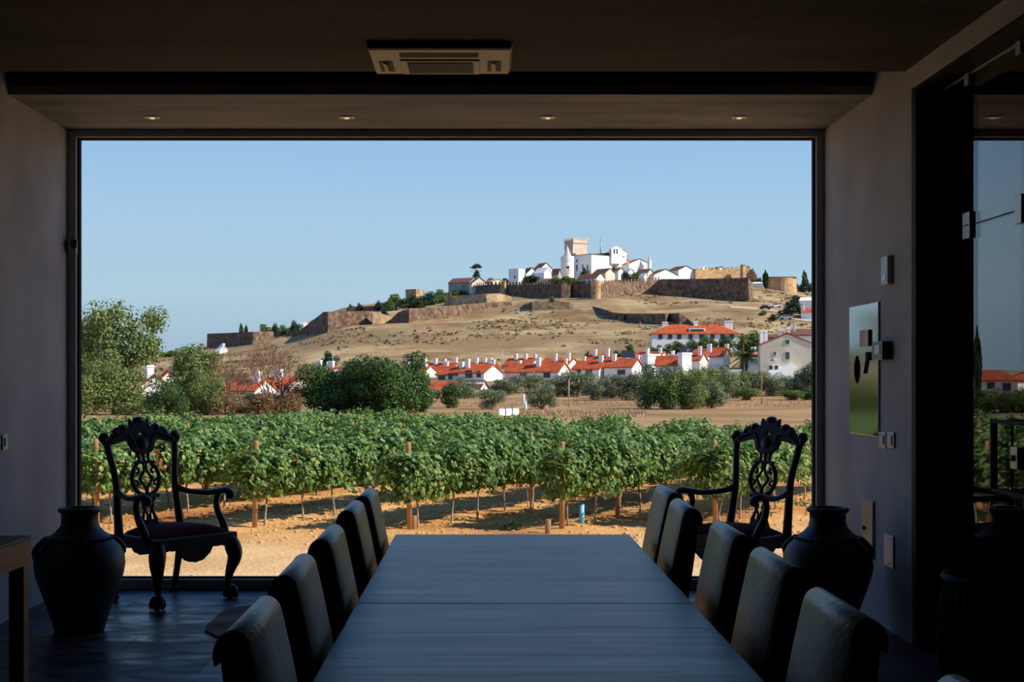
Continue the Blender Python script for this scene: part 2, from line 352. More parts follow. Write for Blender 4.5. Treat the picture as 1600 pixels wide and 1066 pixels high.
# ================================================================== ROOM
WD = 8.9            # depth of the big window
XL, XR = -2.75, 2.24
ZC = 3.03
def sbox(name, mt, *a, **k):
    b = MB(); b.box(*a); return struct(b.build(name, mt, **k))
sbox('floor', M['slate'], -3.2, 6.2, -3.2, 9.02, -.12, 0)
sbox('wall_left', M['plaster'], -3.05, XL, -3.2, 9.02, 0, 3.55)
sbox('wall_back', M['white_wall'], -3.05, 6.2, -3.2, -3.0, 0, 3.55)
sbox('wall_right', M['plaster'], XR, 2.40, 7.05, 9.02, 0, 3.55)
sbox('wall_neighbour', M['plaster_dark'], 6.0, 6.2, -3.0, 9.02, 0, 3.55)
sbox('wall_neighbour_end', M['plaster_dark'], 2.40, 6.0, 8.7, 9.02, 0, 3.55)
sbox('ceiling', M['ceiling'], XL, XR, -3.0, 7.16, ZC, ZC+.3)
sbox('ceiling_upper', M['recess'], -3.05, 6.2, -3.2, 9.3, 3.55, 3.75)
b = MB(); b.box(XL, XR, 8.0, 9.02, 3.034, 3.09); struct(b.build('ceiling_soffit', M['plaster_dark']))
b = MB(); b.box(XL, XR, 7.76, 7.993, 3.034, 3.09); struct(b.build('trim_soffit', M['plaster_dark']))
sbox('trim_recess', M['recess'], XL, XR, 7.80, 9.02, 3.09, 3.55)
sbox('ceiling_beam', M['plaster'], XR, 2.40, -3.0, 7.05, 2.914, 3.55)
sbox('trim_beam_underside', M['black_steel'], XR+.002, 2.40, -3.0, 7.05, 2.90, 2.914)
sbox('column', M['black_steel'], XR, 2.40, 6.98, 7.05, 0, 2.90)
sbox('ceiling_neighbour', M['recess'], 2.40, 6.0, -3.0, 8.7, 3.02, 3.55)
# --- the big window
def window():
    x0, x1, z0, z1 = -2.683, 2.178, .078, 2.977
    fr = MB()
    fr.box(XL, x0-.012, 8.86, 8.98, 0, 3.034); fr.box(x1+.012, XR, 8.86, 8.98, 0, 3.034)
    fr.box(x0-.012, x1+.012, 8.86, 8.98, z1+.010, 3.034); fr.box(x0-.012, x1+.012, 8.86, 8.98, 0, z0-.010)
    w = struct(fr.build('window_1', M['frame'], bevel=.004))
    g = MB()
    g.box(x0-.012, x0, 8.9, 8.95, z0-.01, z1+.01); g.box(x1, x1+.012, 8.9, 8.95, z0-.01, z1+.01)
    g.box(x0, x1, 8.9, 8.95, z1, z1+.010); g.box(x0, x1, 8.9, 8.95, z0-.010, z0)
    g.build('gasket', M['gasket'], w)
    p = MB(); p.box(x0-.004, x1+.004, 8.915, 8.935, z0-.006, z1+.006); p.build('window_pane', M['glass'], w)
window()
# sensor on the window frame
def pxwall(x, y, X):    # point on a wall plane of constant X
    d = X*F/(x-VX); return d, EYE+(VY-y)*d/F
e = empty('window_sensor', (-2.70, 8.84, 2.27)); tag(e, 'small grey contact sensor on the dark frame of the big window', 'sensor')
b = MB(); b.box(-.035,.02,-.025,.02,-.05,.04); b.build('housing', M['frame'], e, bevel=.006)
b = MB(); b.box(-.012,.028,-.034,-.024,-.02,.035); b.build('cover', M['black_plastic'], e, bevel=.004)

# --- fittings on the right wall (plane X = XR, facing -X)
def on_wall(name, x_near, x_far, ytop, ybot, t, mt, label, cat, parent=None, bevel=.003, group=None):
    """x_near/x_far are pixel columns, the y's are read at the near side"""
    dn = XR*F/(x_near-VX); df = XR*F/(x_far-VX)
    z1 = EYE+(VY-ytop)*dn/F; z0 = EYE+(VY-ybot)*dn/F
    loc = (XR, (dn+df)/2, (z0+z1)/2)
    e = empty(name, loc); tag(e, label, cat, group)
    h = (df-dn)/2; v = (z1-z0)/2
    return e, h, v
e, h, v = on_wall('wall_mirror', 1375, 1330, 472, 683, .01, None, 'large polished steel panel on the grey wall mirroring the vineyard', 'mirror')
b = MB(); b.box(-.012, 0, -h, h, -v, v); b.build('mirror_plate', M['mirror'], e, bevel=.002)
b = MB(); b.box(-.005, .001, -h-.006, h+.006, v, v+.006); b.box(-.005, .001, -h-.006, h+.006, -v-.006, -v); b.box(-.005,.001,-h-.006,-h,-v,v); b.box(-.005,.001,h,h+.006,-v,v); b.build('edge_trim', M['copper'], e)
e, h, v = on_wall('brown_plaque', 1363, 1349.5, 515, 541, .01, None, 'small square brown plaque fixed on the polished steel panel', 'plaque'); e.location.x = XR-.013
b = MB(); b.box(-.012, 0, -h, h, -v, v); b.build('plaque_plate', M['copper'], e, bevel=.002)
e, h, v = on_wall('metal_hook', 1361, 1354, 550, 584, .01, None, 'thin pale metal hook on the steel panel below the brown plaque', 'hook'); e.location.x = XR-.013
b = MB(); b.prism([(0,-h,v),(0,-h+.012,v),(0,h,-v),(0,h-.016,-v)], (-.012,0,0)); b.build('hook_arm', M['steel'], e)
b = MB(); b.box(-.02,0,-h-.004,-h+.012,v-.05,v); b.build('hook_plate', M['white_plastic'], e)
e, h, v = on_wall('lever_handle', 1344.5, 1340.5, 556, 599, .01, None, 'slim dark vertical handle at the window end of the steel panel', 'handle'); e.location.x = XR-.012
b = MB(); b.tube(spline([(-.003,0,-v),(-.008,0,-v*.4),(-.008,0,v*.4),(-.003,0,v)],5), srad([.003,.011,.011,.003],5), 8); b.build('grip', M['black_plastic'], e)
b = MB(); b.box(-.004,0,-.005,.005,-v*.9,v*.9); b.build('mount', M['black_plastic'], e)
e, h, v = on_wall('wall_box', 1395, 1384.5, 399, 444, .03, None, 'small white rectangular box mounted high above the thermostat', 'box')
b = MB(); b.box(-.03, 0, -h, h, -v, v); b.build('casing', M['white_plastic'], e, bevel=.004)
b = MB(); b.box(-.032, -.029, -h*.5, h*.5, -v*.7, -v*.3); b.build('label_plate', M['steel'], e)
e, h, v = on_wall('thermostat', 1394, 1377, 533, 562, .05, None, 'black boxy thermostat with pale display beside the steel panel', 'thermostat')
b = MB(); b.box(-.055, 0, -h, h, -v, v); b.build('casing', M['black_plastic'], e, bevel=.006)
b = MB(); b.box(-.0575, -.054, -h*.55, h*.4, v*-.35, v*.6); b.build('display', M['steel'], e)
b = MB(); b.box(-.03,-.004,-h-.002,-h+.001,-v*.4,v*.5); b.build('side_vent', M['gasket'], e)
for i, (xa, xb, lb) in enumerate(((1399, 1388, 'light switch in a pale square plate, further from the window'), (1386, 1375.5, 'light switch in a pale square plate, nearer the window'))):
    e, h, v = on_wall('light_switch', xa, xb, 676, 701, .01, None, lb+' below the steel panel', 'switch', group='paired light switches')
    b = MB(); b.box(-.010, 0, -h, h, -v, v); b.build('switch_plate', M['steel'], e, bevel=.003)
    b = MB(); b.box(-.016, -.009, -h*.6, h*.6, -v*.55, v*.55); b.build('rocker', M['white_plastic'], e, bevel=.002)
e, h, v = on_wall('access_panel', 1367, 1349.5, 785, 875, .01, None, 'tall copper coloured access panel low on the grey wall', 'panel')
b = MB(); b.box(-.014, 0, -h, h, -v, v); b.build('panel_door', M['copper'], e, bevel=.002)
b = MB(); b.tube([(-.014,h*.45,.0),(-.026,h*.45,.0)], .012, 12); b.build('lock', M['black_plastic'], e)
b = MB(); b.box(-.006,0,-h-.008,h+.008,-v-.008,v+.008); b.build('panel_frame', M['steel'], e)
e, h, v = on_wall('blank_plate', 1398, 1383.5, 839, 890, .01, None, 'blank beige cover plate low on the wall beside the copper panel', 'plate')
b = MB(); b.box(-.009, 0, -h, h, -v, v); b.build('cover', M['white_plastic'], e, bevel=.003)
b = MB()
for zz in (-.8, .8): b.tube([(-.008,0,v*zz),(-.012,0,v*zz)], .004, 8)
b.build('screw_heads', M['steel'], e)['kind'] = 'stuff'
# a switch on the left wall just inside the frame
e = empty('light_switch', (XL, 7.69, 1.03)); tag(e, 'pale blue-lit switch on the wall above the walnut side table', 'switch')
b = MB(); b.box(0,.011,-.04,.04,-.045,.045); b.build('switch_plate', M['steel'], e, bevel=.004)
b = MB(); b.box(.010,.017,-.02,.02,-.025,.025); b.build('rocker', M['white_plastic'], e, bevel=.002)

# --- glass wall beside the column
GX = 2.39
e = empty('glass_partition', (GX, 6.6, 0)); tag(e, 'frameless glass partition beside the black column reflecting the window', 'glass wall')
def gp(name, mt, *a, par=e, bevel=0):
    b = MB(); b.box(*a); return b.build(name, mt, par, origin=(GX,6.6,0), bevel=bevel)
ZT = 2.15
dj = (GX)*F/(1597-VX)
gp('lower_panel', M['door_glass'], GX, GX+.012, dj+.003, 6.975, .01, ZT-.003)
gp('transom_panel', M['door_glass'], GX, GX+.012, dj+.003, 6.975, ZT+.003, 2.895)
gp('lower_panel', M['door_glass'], GX, GX+.012, 4.4, dj-.003, .01, ZT-.003)
gp('transom_panel', M['door_glass'], GX, GX+.012, 4.4, dj-.003, ZT+.003, 2.895)
gp('lower_panel', M['door_glass'], GX, GX+.012, -2.9, 4.394, .01, ZT-.003)
gp('transom_panel', M['door_glass'], GX, GX+.012, -2.9, 4.394, ZT+.003, 2.895)
gp('edge_seal', M['gasket'], GX, GX+.011, dj+.0, 6.975, ZT-.0028, ZT+.0028)
f = gp('patch_fitting', M['steel'], GX-.016, GX-.001, 6.58, 6.68, ZT-.065, ZT+.065, bevel=.003)
b = MB(); b.box(GX-.019, GX-.015, 6.60, 6.66, ZT-.004, ZT+.004); b.build('slot', M['black_plastic'], f, origin=(GX,6.6,0))
f = gp('patch_fitting', M['steel'], GX-.016, GX-.001, dj-.03, dj+.05, ZT-.065, ZT+.065, bevel=.003)
gp('top_rail', M['frame'], GX-.006, GX, -2.9, 6.97, 2.890, 2.899)
for yy in (6.62, 5.98): gp('rail_clip', M['frame'], GX-.018, GX-.006, yy-.03, yy+.03, 2.84, 2.899, bevel=.003)
# pull handle of the glass door: a square bow
e = empty('door_pull', (GX-.002, 5.95, 1.04)); tag(e, 'black square bow handle standing off the glass with a lock plate', 'handle')
b = MB(); y0, y1, z0, z1 = -.30, .27, -.168, .168
b.obox((-.05,y1-.02,z0),(.03,0,0),(0,.02,0),(0,0,z1-z0)); b.obox((-.05,y0,z1-.018),(.03,0,0),(0,y1-y0,0),(0,0,.018)); b.obox((-.05,y0,z0),(.03,0,0),(0,y1-y0,0),(0,0,.018)); b.obox((-.05,y0,z0),(.03,0,0),(0,.02,0),(0,0,z1-z0))
b.build('bow', M['black_steel'], e, bevel=.003)
b = MB(); b.box(-.03,0,.0,.08,-.05,.05); lk = b.build('lock_plate', M['steel'], e, bevel=.003)
b = MB(); b.tube([(-.03,.04,0),(-.04,.04,0)], .014, 12); b.build('keyhole', M['black_plastic'], lk)
# dark ribbed basket in front of the glass
e = empty('wicker_basket', (2.09, 5.35, 0)); tag(e, 'tall dark ribbed wicker basket in front of the glass partition', 'basket')
b = MB(); b.lathe([(.20,.0),(.24,.03),(.26,.3),(.25,.55),(.235,.6),(.22,.6),(.235,.3),(.2,.04)], n=40); b.build('basket_wall', M['wicker'], e)
for k in range(36):
    a = 2*PI*k/36; ca, sa = math.cos(a), math.sin(a)
    b = MB(); b.tube(spline([(.24*ca,.24*sa,.03),(.266*ca,.266*sa,.3),(.25*ca,.25*sa,.58)],4), .009, 6); b.build('rib', M['wicker'], e)
b = MB(); b.ring([(.245*math.cos(2*PI*k/40), .245*math.sin(2*PI*k/40), .6) for k in range(40)], .016, 8); b.build('rim', M['wicker'], e)

# --- ceiling cassette
e = empty('air_conditioner', (-.22, 6.815, ZC)); tag(e, 'cream ceiling cassette air conditioner with dark central grille', 'air conditioner')
b = MB(); HX, HY = .36, .275
b.hexa([(-HX+.015,-HY+.015,-.032),(HX-.015,-HY+.015,-.032),(HX-.015,HY-.015,-.032),(-HX+.015,HY-.015,-.032),(-HX,-HY,0),(HX,-HY,0),(HX,HY,0),(-HX,HY,0)])
b.build('fascia', M['ac_plastic'], e, bevel=.004)
b = MB(); b.box(-.205,.195,-.06,.235,-.040,-.030); p = b.build('centre_panel', M['ac_plastic'], e, bevel=.003)
b = MB(); b.box(-.17,.16,-.03,.20,-.0425,-.0405); g = b.build('grille', M['ac_dark'], p)
b = MB()
for k in range(30):
    x = -.168+k*.0113; b.box(x, x+.003, -.03, .20, -.0475, -.0425)
b.build('grille_bars', M['vent_bar'], g)['kind'] = 'stuff'
for x0, x1, y0, y1 in ((-.315,-.245,-.03,.19),(.235,.305,-.03,.19),(-.2,.19,-.20,-.11)):
    b = MB(); b.box(x0,x1,y0,y1,-.0345,-.0315); o = b.build('air_outlet', M['ac_dark'], e)
    b = MB()
    if y1 > 0: b.obox((x0+.02,y0+.02,-.038),(.022,0,-.010),(0,y1-y0-.04,0),(0,0,.003))
    if y1 < 0: b.obox((x0,y0+.03,-.036),(x1-x0,0,0),(0,.03,-.004),(0,0,.003))
    b.build('louvre', M['ac_plastic'] if y1 > 0 else M['ac_dark'], o)
b = MB(); b.box(-.35,.35,-.285,-.272,-.03,0); b.build('rear_edge', M['ac_dark'], e)
# --- downlights in the soffit
for i, (x, y, w) in enumerate(((238,181,'first from the walnut table side'),(542,184,'second, above the far left dining chairs'),(856,184,'third, above the far right dining chairs'),(1155,181,'last, above the armchair by the right vase'))):
    p = W(x, y, 8.43); e = empty('downlight', (p.x, 8.43, 3.034)); tag(e, 'small recessed soffit spotlight, '+w, 'downlight', 'spotlights in the window soffit')
    b = MB(); b.lathe([(.052,0),(.052,-.004),(.044,-.008),(.038,-.006),(.036,-.001)], n=24); b.build('trim_ring', M['steel'], e)
    b = MB(); b.lathe([(.030,-.0095),(.0,-.0125)][::-1] if 0 else [(.001,-.011),(.012,-.0105),(.018,-.0075)], n=20); b.build('lens', M['lamp'], e)

# ================================================================== FURNITURE
# --- dining table
TX0, TX1, TF, TN = -.369, .60, 5.57, 1.0
J1 = EYE*0+.65*F/(943-VY)
e = empty('dining_table', ((TX0+TX1)/2, 3.3, 0)); tag(e, 'long dark oak dining table set across to the big window', 'table')
O = tuple(e.location)
for (ya, yb) in ((J1+.0015, TF), (2.17, J1-.0015), (TN, 2.167)):
    b = MB(); b.box(TX0, TX1, ya, yb, .708, .75); b.build('tabletop_leaf', M['table'], e, origin=O, bevel=.003)
b = MB(); b.box(TX0+.06, TX1-.06, TN+.06, TF-.06, .655, .708); b.build('apron', M['chair_leg'], e, origin=O)
for yy in (1.7, 3.2, 4.95):
    b = MB(); b.box(.035, .195, yy-.12, yy+.12, .04, .655); b.build('pedestal', M['chair_leg'], e, origin=O, bevel=.005)
b = MB(); b.box(.03, .20, 1.2, 5.3, 0, .04); b.build('foot_rail', M['chair_leg'], e, origin=O, bevel=.004)

# --- dining chairs; local: faces +y, origin on the floor below the inner face of the back at seat height
def dining_chair():
    e = empty('dining_chair', (0,0,0))
    prof = [(.0,.44),(-.018,.56),(-.053,.75),(-.085,.90),(-.095,.931),(-.112,.941),(-.130,.936),(-.140,.913),(-.128,.80),(-.100,.60),(-.085,.44),(-.075,.36),(-.005,.36)]
    W2 = .205
    b = MB(); b.prism([(-W2, y, z) for y, z in prof], (2*W2, 0, 0)); o = b.build('backrest', M['leather_side'], e, bevel=.012, seg=3)
    # the leather facing wraps over front, top and a little of the rear
    face = [(.003,.44),(-.015,.56),(-.050,.75),(-.081,.895),(-.092,.931),(-.111,.945),(-.132,.940),(-.144,.913),(-.141,.888)]
    inn = [(y-.004 if i < 5 else y, z-(.004 if i >= 4 else 0)) for i, (y, z) in enumerate(face)]
    vs = []; fs = []; nx = 2
    pl = spline([(0,y,z) for y, z in face], 4); n = len(pl)
    XS = [-W2+.004, -W2+.016, 0, W2-.016, W2-.004]
    for j, x in enumerate(XS):
        for p in pl: vs.append((x, p.y-(.006 if j in (0,4) else 0), p.z-(.004 if j in (0,4) else 0)))
    for j in range(4):
        for k in range(n-1): fs.append((j*n+k, (j+1)*n+k, (j+1)*n+k+1, j*n+k+1))
    b = MB(); b.add(vs, fs, True); f = b.build('leather_facing', M['leather'], o, fix=True)
    s = f.modifiers.new('solid', 'SOLIDIFY'); s.thickness = .004; s.offset = 0
    b = MB(); b.box(-.205, .205, -.02, .36, .385, .47); b.build('seat', M['leather'], e, bevel=.022, seg=3)
    b = MB(); b.box(-.19, .19, -.06, .345, .345, .387); b.build('seat_frame', M['chair_leg'], e, bevel=.004)
    for x in (-1, 1):
        b = MB(); b.hexa([(x*.175-.014,.31,0),(x*.175+.014,.31,0),(x*.175+.014,.338,0),(x*.175-.014,.338,0),(x*.175-.02,.305,.35),(x*.175+.02,.305,.35),(x*.175+.02,.345,.35),(x*.175-.02,.345,.35)]); b.build('leg', M['chair_leg'], e)
        b = MB(); b.hexa([(x*.175-.014,-.13,0),(x*.175+.014,-.13,0),(x*.175+.014,-.10,0),(x*.175-.014,-.10,0),(x*.175-.02,-.07,.36),(x*.175+.02,-.07,.36),(x*.175+.02,-.03,.36),(x*.175-.02,-.03,.36)]); b.build('leg', M['chair_leg'], e)
    return e
chair0 = dining_chair(); used = False
LBL = 'black leather dining chair, %s'
CH = [  # (X of inner face at seat height, depth centre, side, label)
 (-.352, 5.34, 'L', LBL % 'window end of the row on the walnut table side'),
 (-.355, 4.77, 'L', LBL % 'second from the window on the walnut table side'),
 (-.345, 3.96, 'L', LBL % 'middle of the row on the walnut table side'),
 (-.345, 3.27, 'L', LBL % 'fourth from the window on the walnut table side'),
 (-.335, 2.60, 'L', LBL % 'fifth from the window on the walnut table side'),
 (.632, 5.48, 'R', LBL % 'window end of the row on the column side'),
 (.605, 4.85, 'R', LBL % 'second from the window on the column side'),
 (.626, 4.06, 'R', LBL % 'third from the window on the column side'),
 (.624, 3.40, 'R', LBL % 'fourth from the window on the column side, before the clay jar'),
 (.603, 2.71, 'R', LBL % 'dim, fifth from the window on the column side'),
 (.60, 1.86, 'R', LBL % 'only its top edge showing, last on the column side'),
]
rnd = random.Random(5)
for X, d, sd, lb in CH:
    c = chair0 if not used else copy_tree(chair0); used = True
    tag(c, lb, 'chair', 'leather chairs around the dining table')
    c.location = (X, d, 0); c.rotation_euler = (0, 0, (-PI/2 if sd == 'L' else PI/2)+rnd.uniform(-.012,.012))

# --- carved armchairs; local: faces +y
def curve_plate(outlines, thick, bevel):
    cu = bpy.data.curves.new('tmp', 'CURVE'); cu.dimensions = '2D'; cu.fill_mode = 'BOTH'; cu.extrude = thick/2-bevel; cu.bevel_depth = bevel; cu.bevel_resolution = 1
    for pts in outlines:
        sp = cu.splines.new('POLY'); sp.points.add(len(pts)-1); sp.use_cyclic_u = True
        for q, (x, z) in zip(sp.points, pts): q.co = (x, z, 0, 1)
    o = bpy.data.objects.new('tmp', cu); C.objects.link(o)
    dg = bpy.context.evaluated_depsgraph_get(); me = bpy.data.meshes.new_from_object(o.evaluated_get(dg))
    vs = [(v.co.x, v.co.z, v.co.y) for v in me.vertices]; fs = [tuple(reversed(p.vertices)) for p in me.polygons]
    bpy.data.objects.remove(o); bpy.data.curves.remove(cu); bpy.data.meshes.remove(me)
    return vs, fs
def circ(cx, cz, r, n=14, rz=None): return [(cx+r*math.cos(2*PI*k/n), cz+(rz or r)*math.sin(2*PI*k/n)) for k in range(n)]
def armchair():
    e = empty('carved_armchair', (0,0,0))
    rake = lambda z: -.235-max(0, z-.45)*.14-max(0, z-.85)*.10
    S = 1.0
    right = [(0,1.158),(.012,1.157),(.026,1.148),(.028,1.136),(.036,1.12),(.047,1.118),(.064,1.134),(.066,1.112),(.072,1.10),(.10,1.086),(.110,1.104),(.125,1.112),(.142,1.106),(.150,1.088),(.158,1.078),(.172,1.092),(.190,1.080),(.200,1.058),(.213,1.052),(.222,1.034),(.238,1.026),(.250,1.034),(.256,1.052),(.270,1.062),(.284,1.058),(.300,1.036),(.300,1.024),(.288,1.008),(.276,.990),(.262,.984),(.240,.992),(.20,1.002),(.15,1.016),(.115,1.018),(.098,1.008),(.088,.985),(.078,.955),(.055,.938),(.03,.932),(0,.930)]
    outline = right+[(-x, z) for x, z in right[1:-1]][::-1]
    holes = [[(0,1.088),(.014,1.066),(.031,1.044),(.024,1.030),(.008,1.036),(0,1.040),(-.008,1.036),(-.024,1.030),(-.031,1.044),(-.014,1.066)][::-1]]
    holes += [circ(s*.180, 1.058, .010, 8)[::-1] for s in (-1, 1)]
    vs, fs = curve_plate([outline]+holes, .036, .008)
    vs = [(x, y+rake(z), z) for x, y, z in vs]
    b = MB(); b.add(vs, fs); cr = b.build('crest_rail', M['mahogany'], e)
    b = MB()   # carved knobs on the crest
    for x, z, r in ((0,1.140,.022),(.128,1.092,.022),(-.128,1.092,.022),(.19,1.066,.016),(-.19,1.066,.016),(.27,1.04,.018),(-.27,1.04,.018),(.285,1.022,.02),(-.285,1.022,.02),(0,.985,.05)):
        b.blob((x, rake(z)+.012, z), (r, .018, r))
    for s in (-1, 1): b.tube(spline([(s*.05,rake(1.0)+.02,.96),(s*.10,rake(1.05)+.02,1.05),(s*.17,rake(1.04)+.02,1.045),(s*.25,rake(1.02)+.02,1.01)],6), .010, 6)
    b.build('carving', M['mahogany'], cr)
    # posts run down into the rear legs
    for s in (-1, 1):
        b = MB(); P = [(s*.262,rake(1.0),1.0),(s*.252,rake(.92),.92),(s*.232,rake(.80),.80),(s*.226,rake(.70),.70),(s*.232,rake(.58),.58),(s*.238,-.235,.46),(s*.238,-.232,.38)]
        b.tube(spline(P,5), srad([.022,.022,.022,.024,.026,.028,.030],5), 8); b.build('back_post', M['mahogany'], e)
        b = MB(); P = [(s*.238,-.232,.40),(s*.236,-.238,.28),(s*.232,-.262,.14),(s*.230,-.285,.04)]
        b.tube(spline(P,5), srad([.030,.026,.021,.022],5), 8); b.blob((s*.230,-.288,.022),(.032,.034,.024)); b.build('leg', M['mahogany'], e)
    # pierced splat
    b = MB()
    def strap(pts, r, k=6): b.tube(spline([(x, rake(z)+dy, z) for x, z, dy in pts], k), srad(r, k) if isinstance(r, list) else r, 8)
    strap([(0,.945,0),(0,.87,0)], .011)
    for s in (-1, 1):
        strap([(s*.062,.955,0),(s*.044,.93,0),(s*.036,.90,0),(s*.042,.868,0)], [.015,.011,.010,.011])
        strap([(0,.866,0),(s*.03,.87,0),(s*.058,.866,0),(s*.066,.850,0)], [.012,.012,.012,.010])
        # oval
        strap([(s*.052,.862,0),(s*.082,.835,0),(s*.101,.790,0),(s*.102,.745,0),(s*.085,.700,0),(s*.052,.668,0),(s*.012,.655,0),(0,.654,0)], [.011,.013,.014,.014,.014,.016,.018,.018])
        # inner ogee straps
        strap([(s*.012,.87,.002),(s*.010,.82,.002),(s*.026,.79,.002),(s*.046,.765,.002),(s*.030,.735,.002),(s*.008,.705,.002),(0,.66,.002)], [.009,.008,.009,.011,.009,.010,.012])
        strap([(s*.078,.835,0),(s*.055,.828,0),(s*.048,.808,0),(s*.064,.800,0)], [.010,.008,.008,.010])
        strap([(s*.098,.755,0),(s*.072,.752,0),(s*.060,.735,0),(s*.072,.720,0)], [.009,.008,.007,.009])
        # shoe straps
        strap([(s*.060,.655,0),(s*.052,.630,0),(s*.034,.612,0),(s*.020,.585,0),(s*.034,.55,0),(s*.046,.52,0),(s*.055,.49,0)], [.013,.011,.010,.009,.010,.012,.016])
        strap([(s*.008,.65,0),(s*.028,.63,0),(s*.040,.60,0),(s*.034,.57,0),(s*.012,.54,0),(s*.010,.50,0)], [.010,.009,.008,.008,.008,.010])
        b.blob((s*.084, rake(.655), .650), (.016,.013,.014)); b.blob((s*.070, rake(.86), .868), (.014,.013,.012))
    strap([(-.09,.655,0),(-.04,.648,0),(0,.645,0),(.04,.648,0),(.09,.655,0)], [.008,.014,.018,.014,.008])
    b.hexa([(-.085,-.262,.43),(.085,-.262,.43),(.085,-.225,.43),(-.085,-.225,.43),(-.062,-.255,.50),(.062,-.255,.50),(.062,-.235,.50),(-.062,-.235,.50)])
    b.build('pierced_splat', M['mahogany'], e)
    # arms
    for s in (-1, 1):
        b = MB(); b.tube(spline([(s*.230,rake(.69),.695),(s*.252,-.17,.672),(s*.292,-.04,.665),(s*.318,.07,.680),(s*.325,.125,.686),(s*.322,.170,.668),(s*.318,.178,.645)],6), srad([.024,.019,.019,.021,.024,.024,.018],6), 8)
        b.blob((s*.320,.165,.655),(.026,.030,.024)); a = b.build('arm', M['mahogany'], e)
        b = MB(); b.tube(spline([(s*.314,.06,.672),(s*.310,.042,.62),(s*.308,.058,.55),(s*.308,.105,.48),(s*.304,.135,.42),(s*.298,.140,.37)],6), srad([.022,.020,.022,.026,.026,.022],6), 8)
        b.build('arm_support', M['mahogany'], a)
    # seat frame, shaped front apron, seat
    fw, rw, yf, yr = .315, .245, .245, -.235
    b = MB(); b.prism([(-fw,yf,.355),(fw,yf,.355),(rw,yr,.355),(-rw,yr,.355)], (0,0,.075)); fr = b.build('seat_rail', M['mahogany'], e, bevel=.008, fix=True)
    def apron(p0, p1, sag, lob):
        p0 = Vector(p0); p1 = Vector(p1); n = 28; top = []; bot = []
        for k in range(n+1):
            t = k/n; u = abs(2*t-1)
            z = .352-sag*max(0, 1-(u/.42)**2)**.7-(.035*max(0, (u-.80)/.2))-.006*abs(math.sin(t*PI*lob))
            q = p0.lerp(p1, t); top.append((q.x, q.y, .362)); bot.append((q.x, q.y, z))
        nrm = (p1-p0).cross(Vector((0,0,1))).normalized()*.024
        b = MB()
        for k in range(n): b.prism([top[k], bot[k], bot[k+1], top[k+1]], nrm)
        b.build('carved_apron', M['mahogany'], fr, fix=True)
    apron((-fw,yf-.022,0),(fw,yf-.022,0),.085,11); apron((fw-.025,yf,0),(rw-.02,yr,0),.03,7); apron((-rw,yr,0),(-fw+.0,yf,0),.03,7)
    vs = []; fs = []; n = 14
    for j in range(n+1):
        t = j/n; y = yr+.01+(yf-yr-.02)*t; hw = (rw+(fw-rw)*t)-.012
        for i in range(n+1):
            s = i/n*2-1; q = max(0, 1-abs(s)**3.2)*max(0, 1-abs(2*t-1)**3.2)
            vs.append((hw*s, y, .425+.065*q**.6))
    for j in range(n):
        for i in range(n):
            a = j*(n+1)+i; fs.append((a, a+1, a+n+2, a+n+1))
    b = MB(); b.add(vs, fs, True); b.build('upholstered_seat', M['red_seat'], e)
    # cabriole front legs with ball and claw feet
    for s in (-1, 1):
        k = Vector((s*.7, .7, 0))
        base = Vector((s*.272, .205, 0))
        pts = [base+k*.0+Vector((0,0,.40)), base+k*.028+Vector((0,0,.335)), base+k*.040+Vector((0,0,.27)), base+k*.012+Vector((0,0,.18)), base+k*-.006+Vector((0,0,.10)), base+k*.004+Vector((0,0,.06))]
        b = MB(); b.tube(spline(pts,6), srad([.040,.052,.046,.030,.020,.022],6), 10)
        b.blob(base+k*.050+Vector((0,0,.315)), (.036,.036,.040)); b.blob(base+k*.040+Vector((0,0,.25)), (.026,.026,.026))
        lg = b.build('leg', M['mahogany'], e)
        b = MB(); c = base+k*.018+Vector((0,0,.036)); b.blob(c, (.036,.036,.036), 12, 9)
        for q in range(5):
            a = 2*PI*q/5+.4; d = Vector((math.cos(a), math.sin(a), 0))
            b.tube(spline([c+Vector((0,0,.045)), c+d*.026+Vector((0,0,.036)), c+d*.042, c+d*.036+Vector((0,0,-.028))],4), [.012]*13, 6)
        b.build('claw_foot', M['mahogany'], lg)
    return e
a1 = armchair(); tag(a1, 'carved dark wood armchair with red seat beside the clay jar near the walnut table', 'armchair', 'carved armchairs before the window')
a1.scale = (1,1,.985); a1.location = (-1.955, 8.44, 0); a1.rotation_euler = (0,0,math.radians(-90-39))
a2 = copy_tree(a1); a2['label'] = 'carved dark wood armchair partly hidden by the dining chairs on the column side'
a2.location = (1.56, 8.44, 0); a2.rotation_euler = (0,0,math.radians(90+37))

# --- clay jars
def jar():
    e = empty('clay_jar', (0,0,0))
    prof = [(.118,0),(.132,.004),(.140,.03),(.165,.11),(.205,.22),(.235,.31),(.245,.37),(.240,.42),(.218,.47),(.175,.515),(.130,.55),(.104,.58),(.098,.61),(.098,.65),(.112,.66),(.116,.672),(.110,.682),(.092,.682),(.086,.66),(.084,.60),(.10,.55),(.15,.50)]
    b = MB(); b.lathe(prof, n=48); b.build('jar_body', M['clay'], e)
    for a in (35, 215):
        ca, sa = math.cos(math.radians(a)), math.sin(math.radians(a)); tx, ty = -sa, ca
        P = [(r*ca+o*tx, r*sa+o*ty, z) for r, o, z in ((.165,-.05,.52),(.19,-.058,.50),(.232,-.052,.455),(.243,0,.415),(.232,.052,.455),(.19,.058,.50),(.165,.05,.52))]
        b = MB(); b.tube(spline(P,5), .0125, 8); b.build('lug_handle', M['clay'], e)
    b = MB()
    for k in range(40):
        a = 2*PI*k/40; b.blob((.1755*math.cos(a), .1755*math.sin(a), .5165), (.014,.014,.008), 6, 4)
    b.build('rope_band', M['clay'], e)['kind'] = 'stuff'
    return e
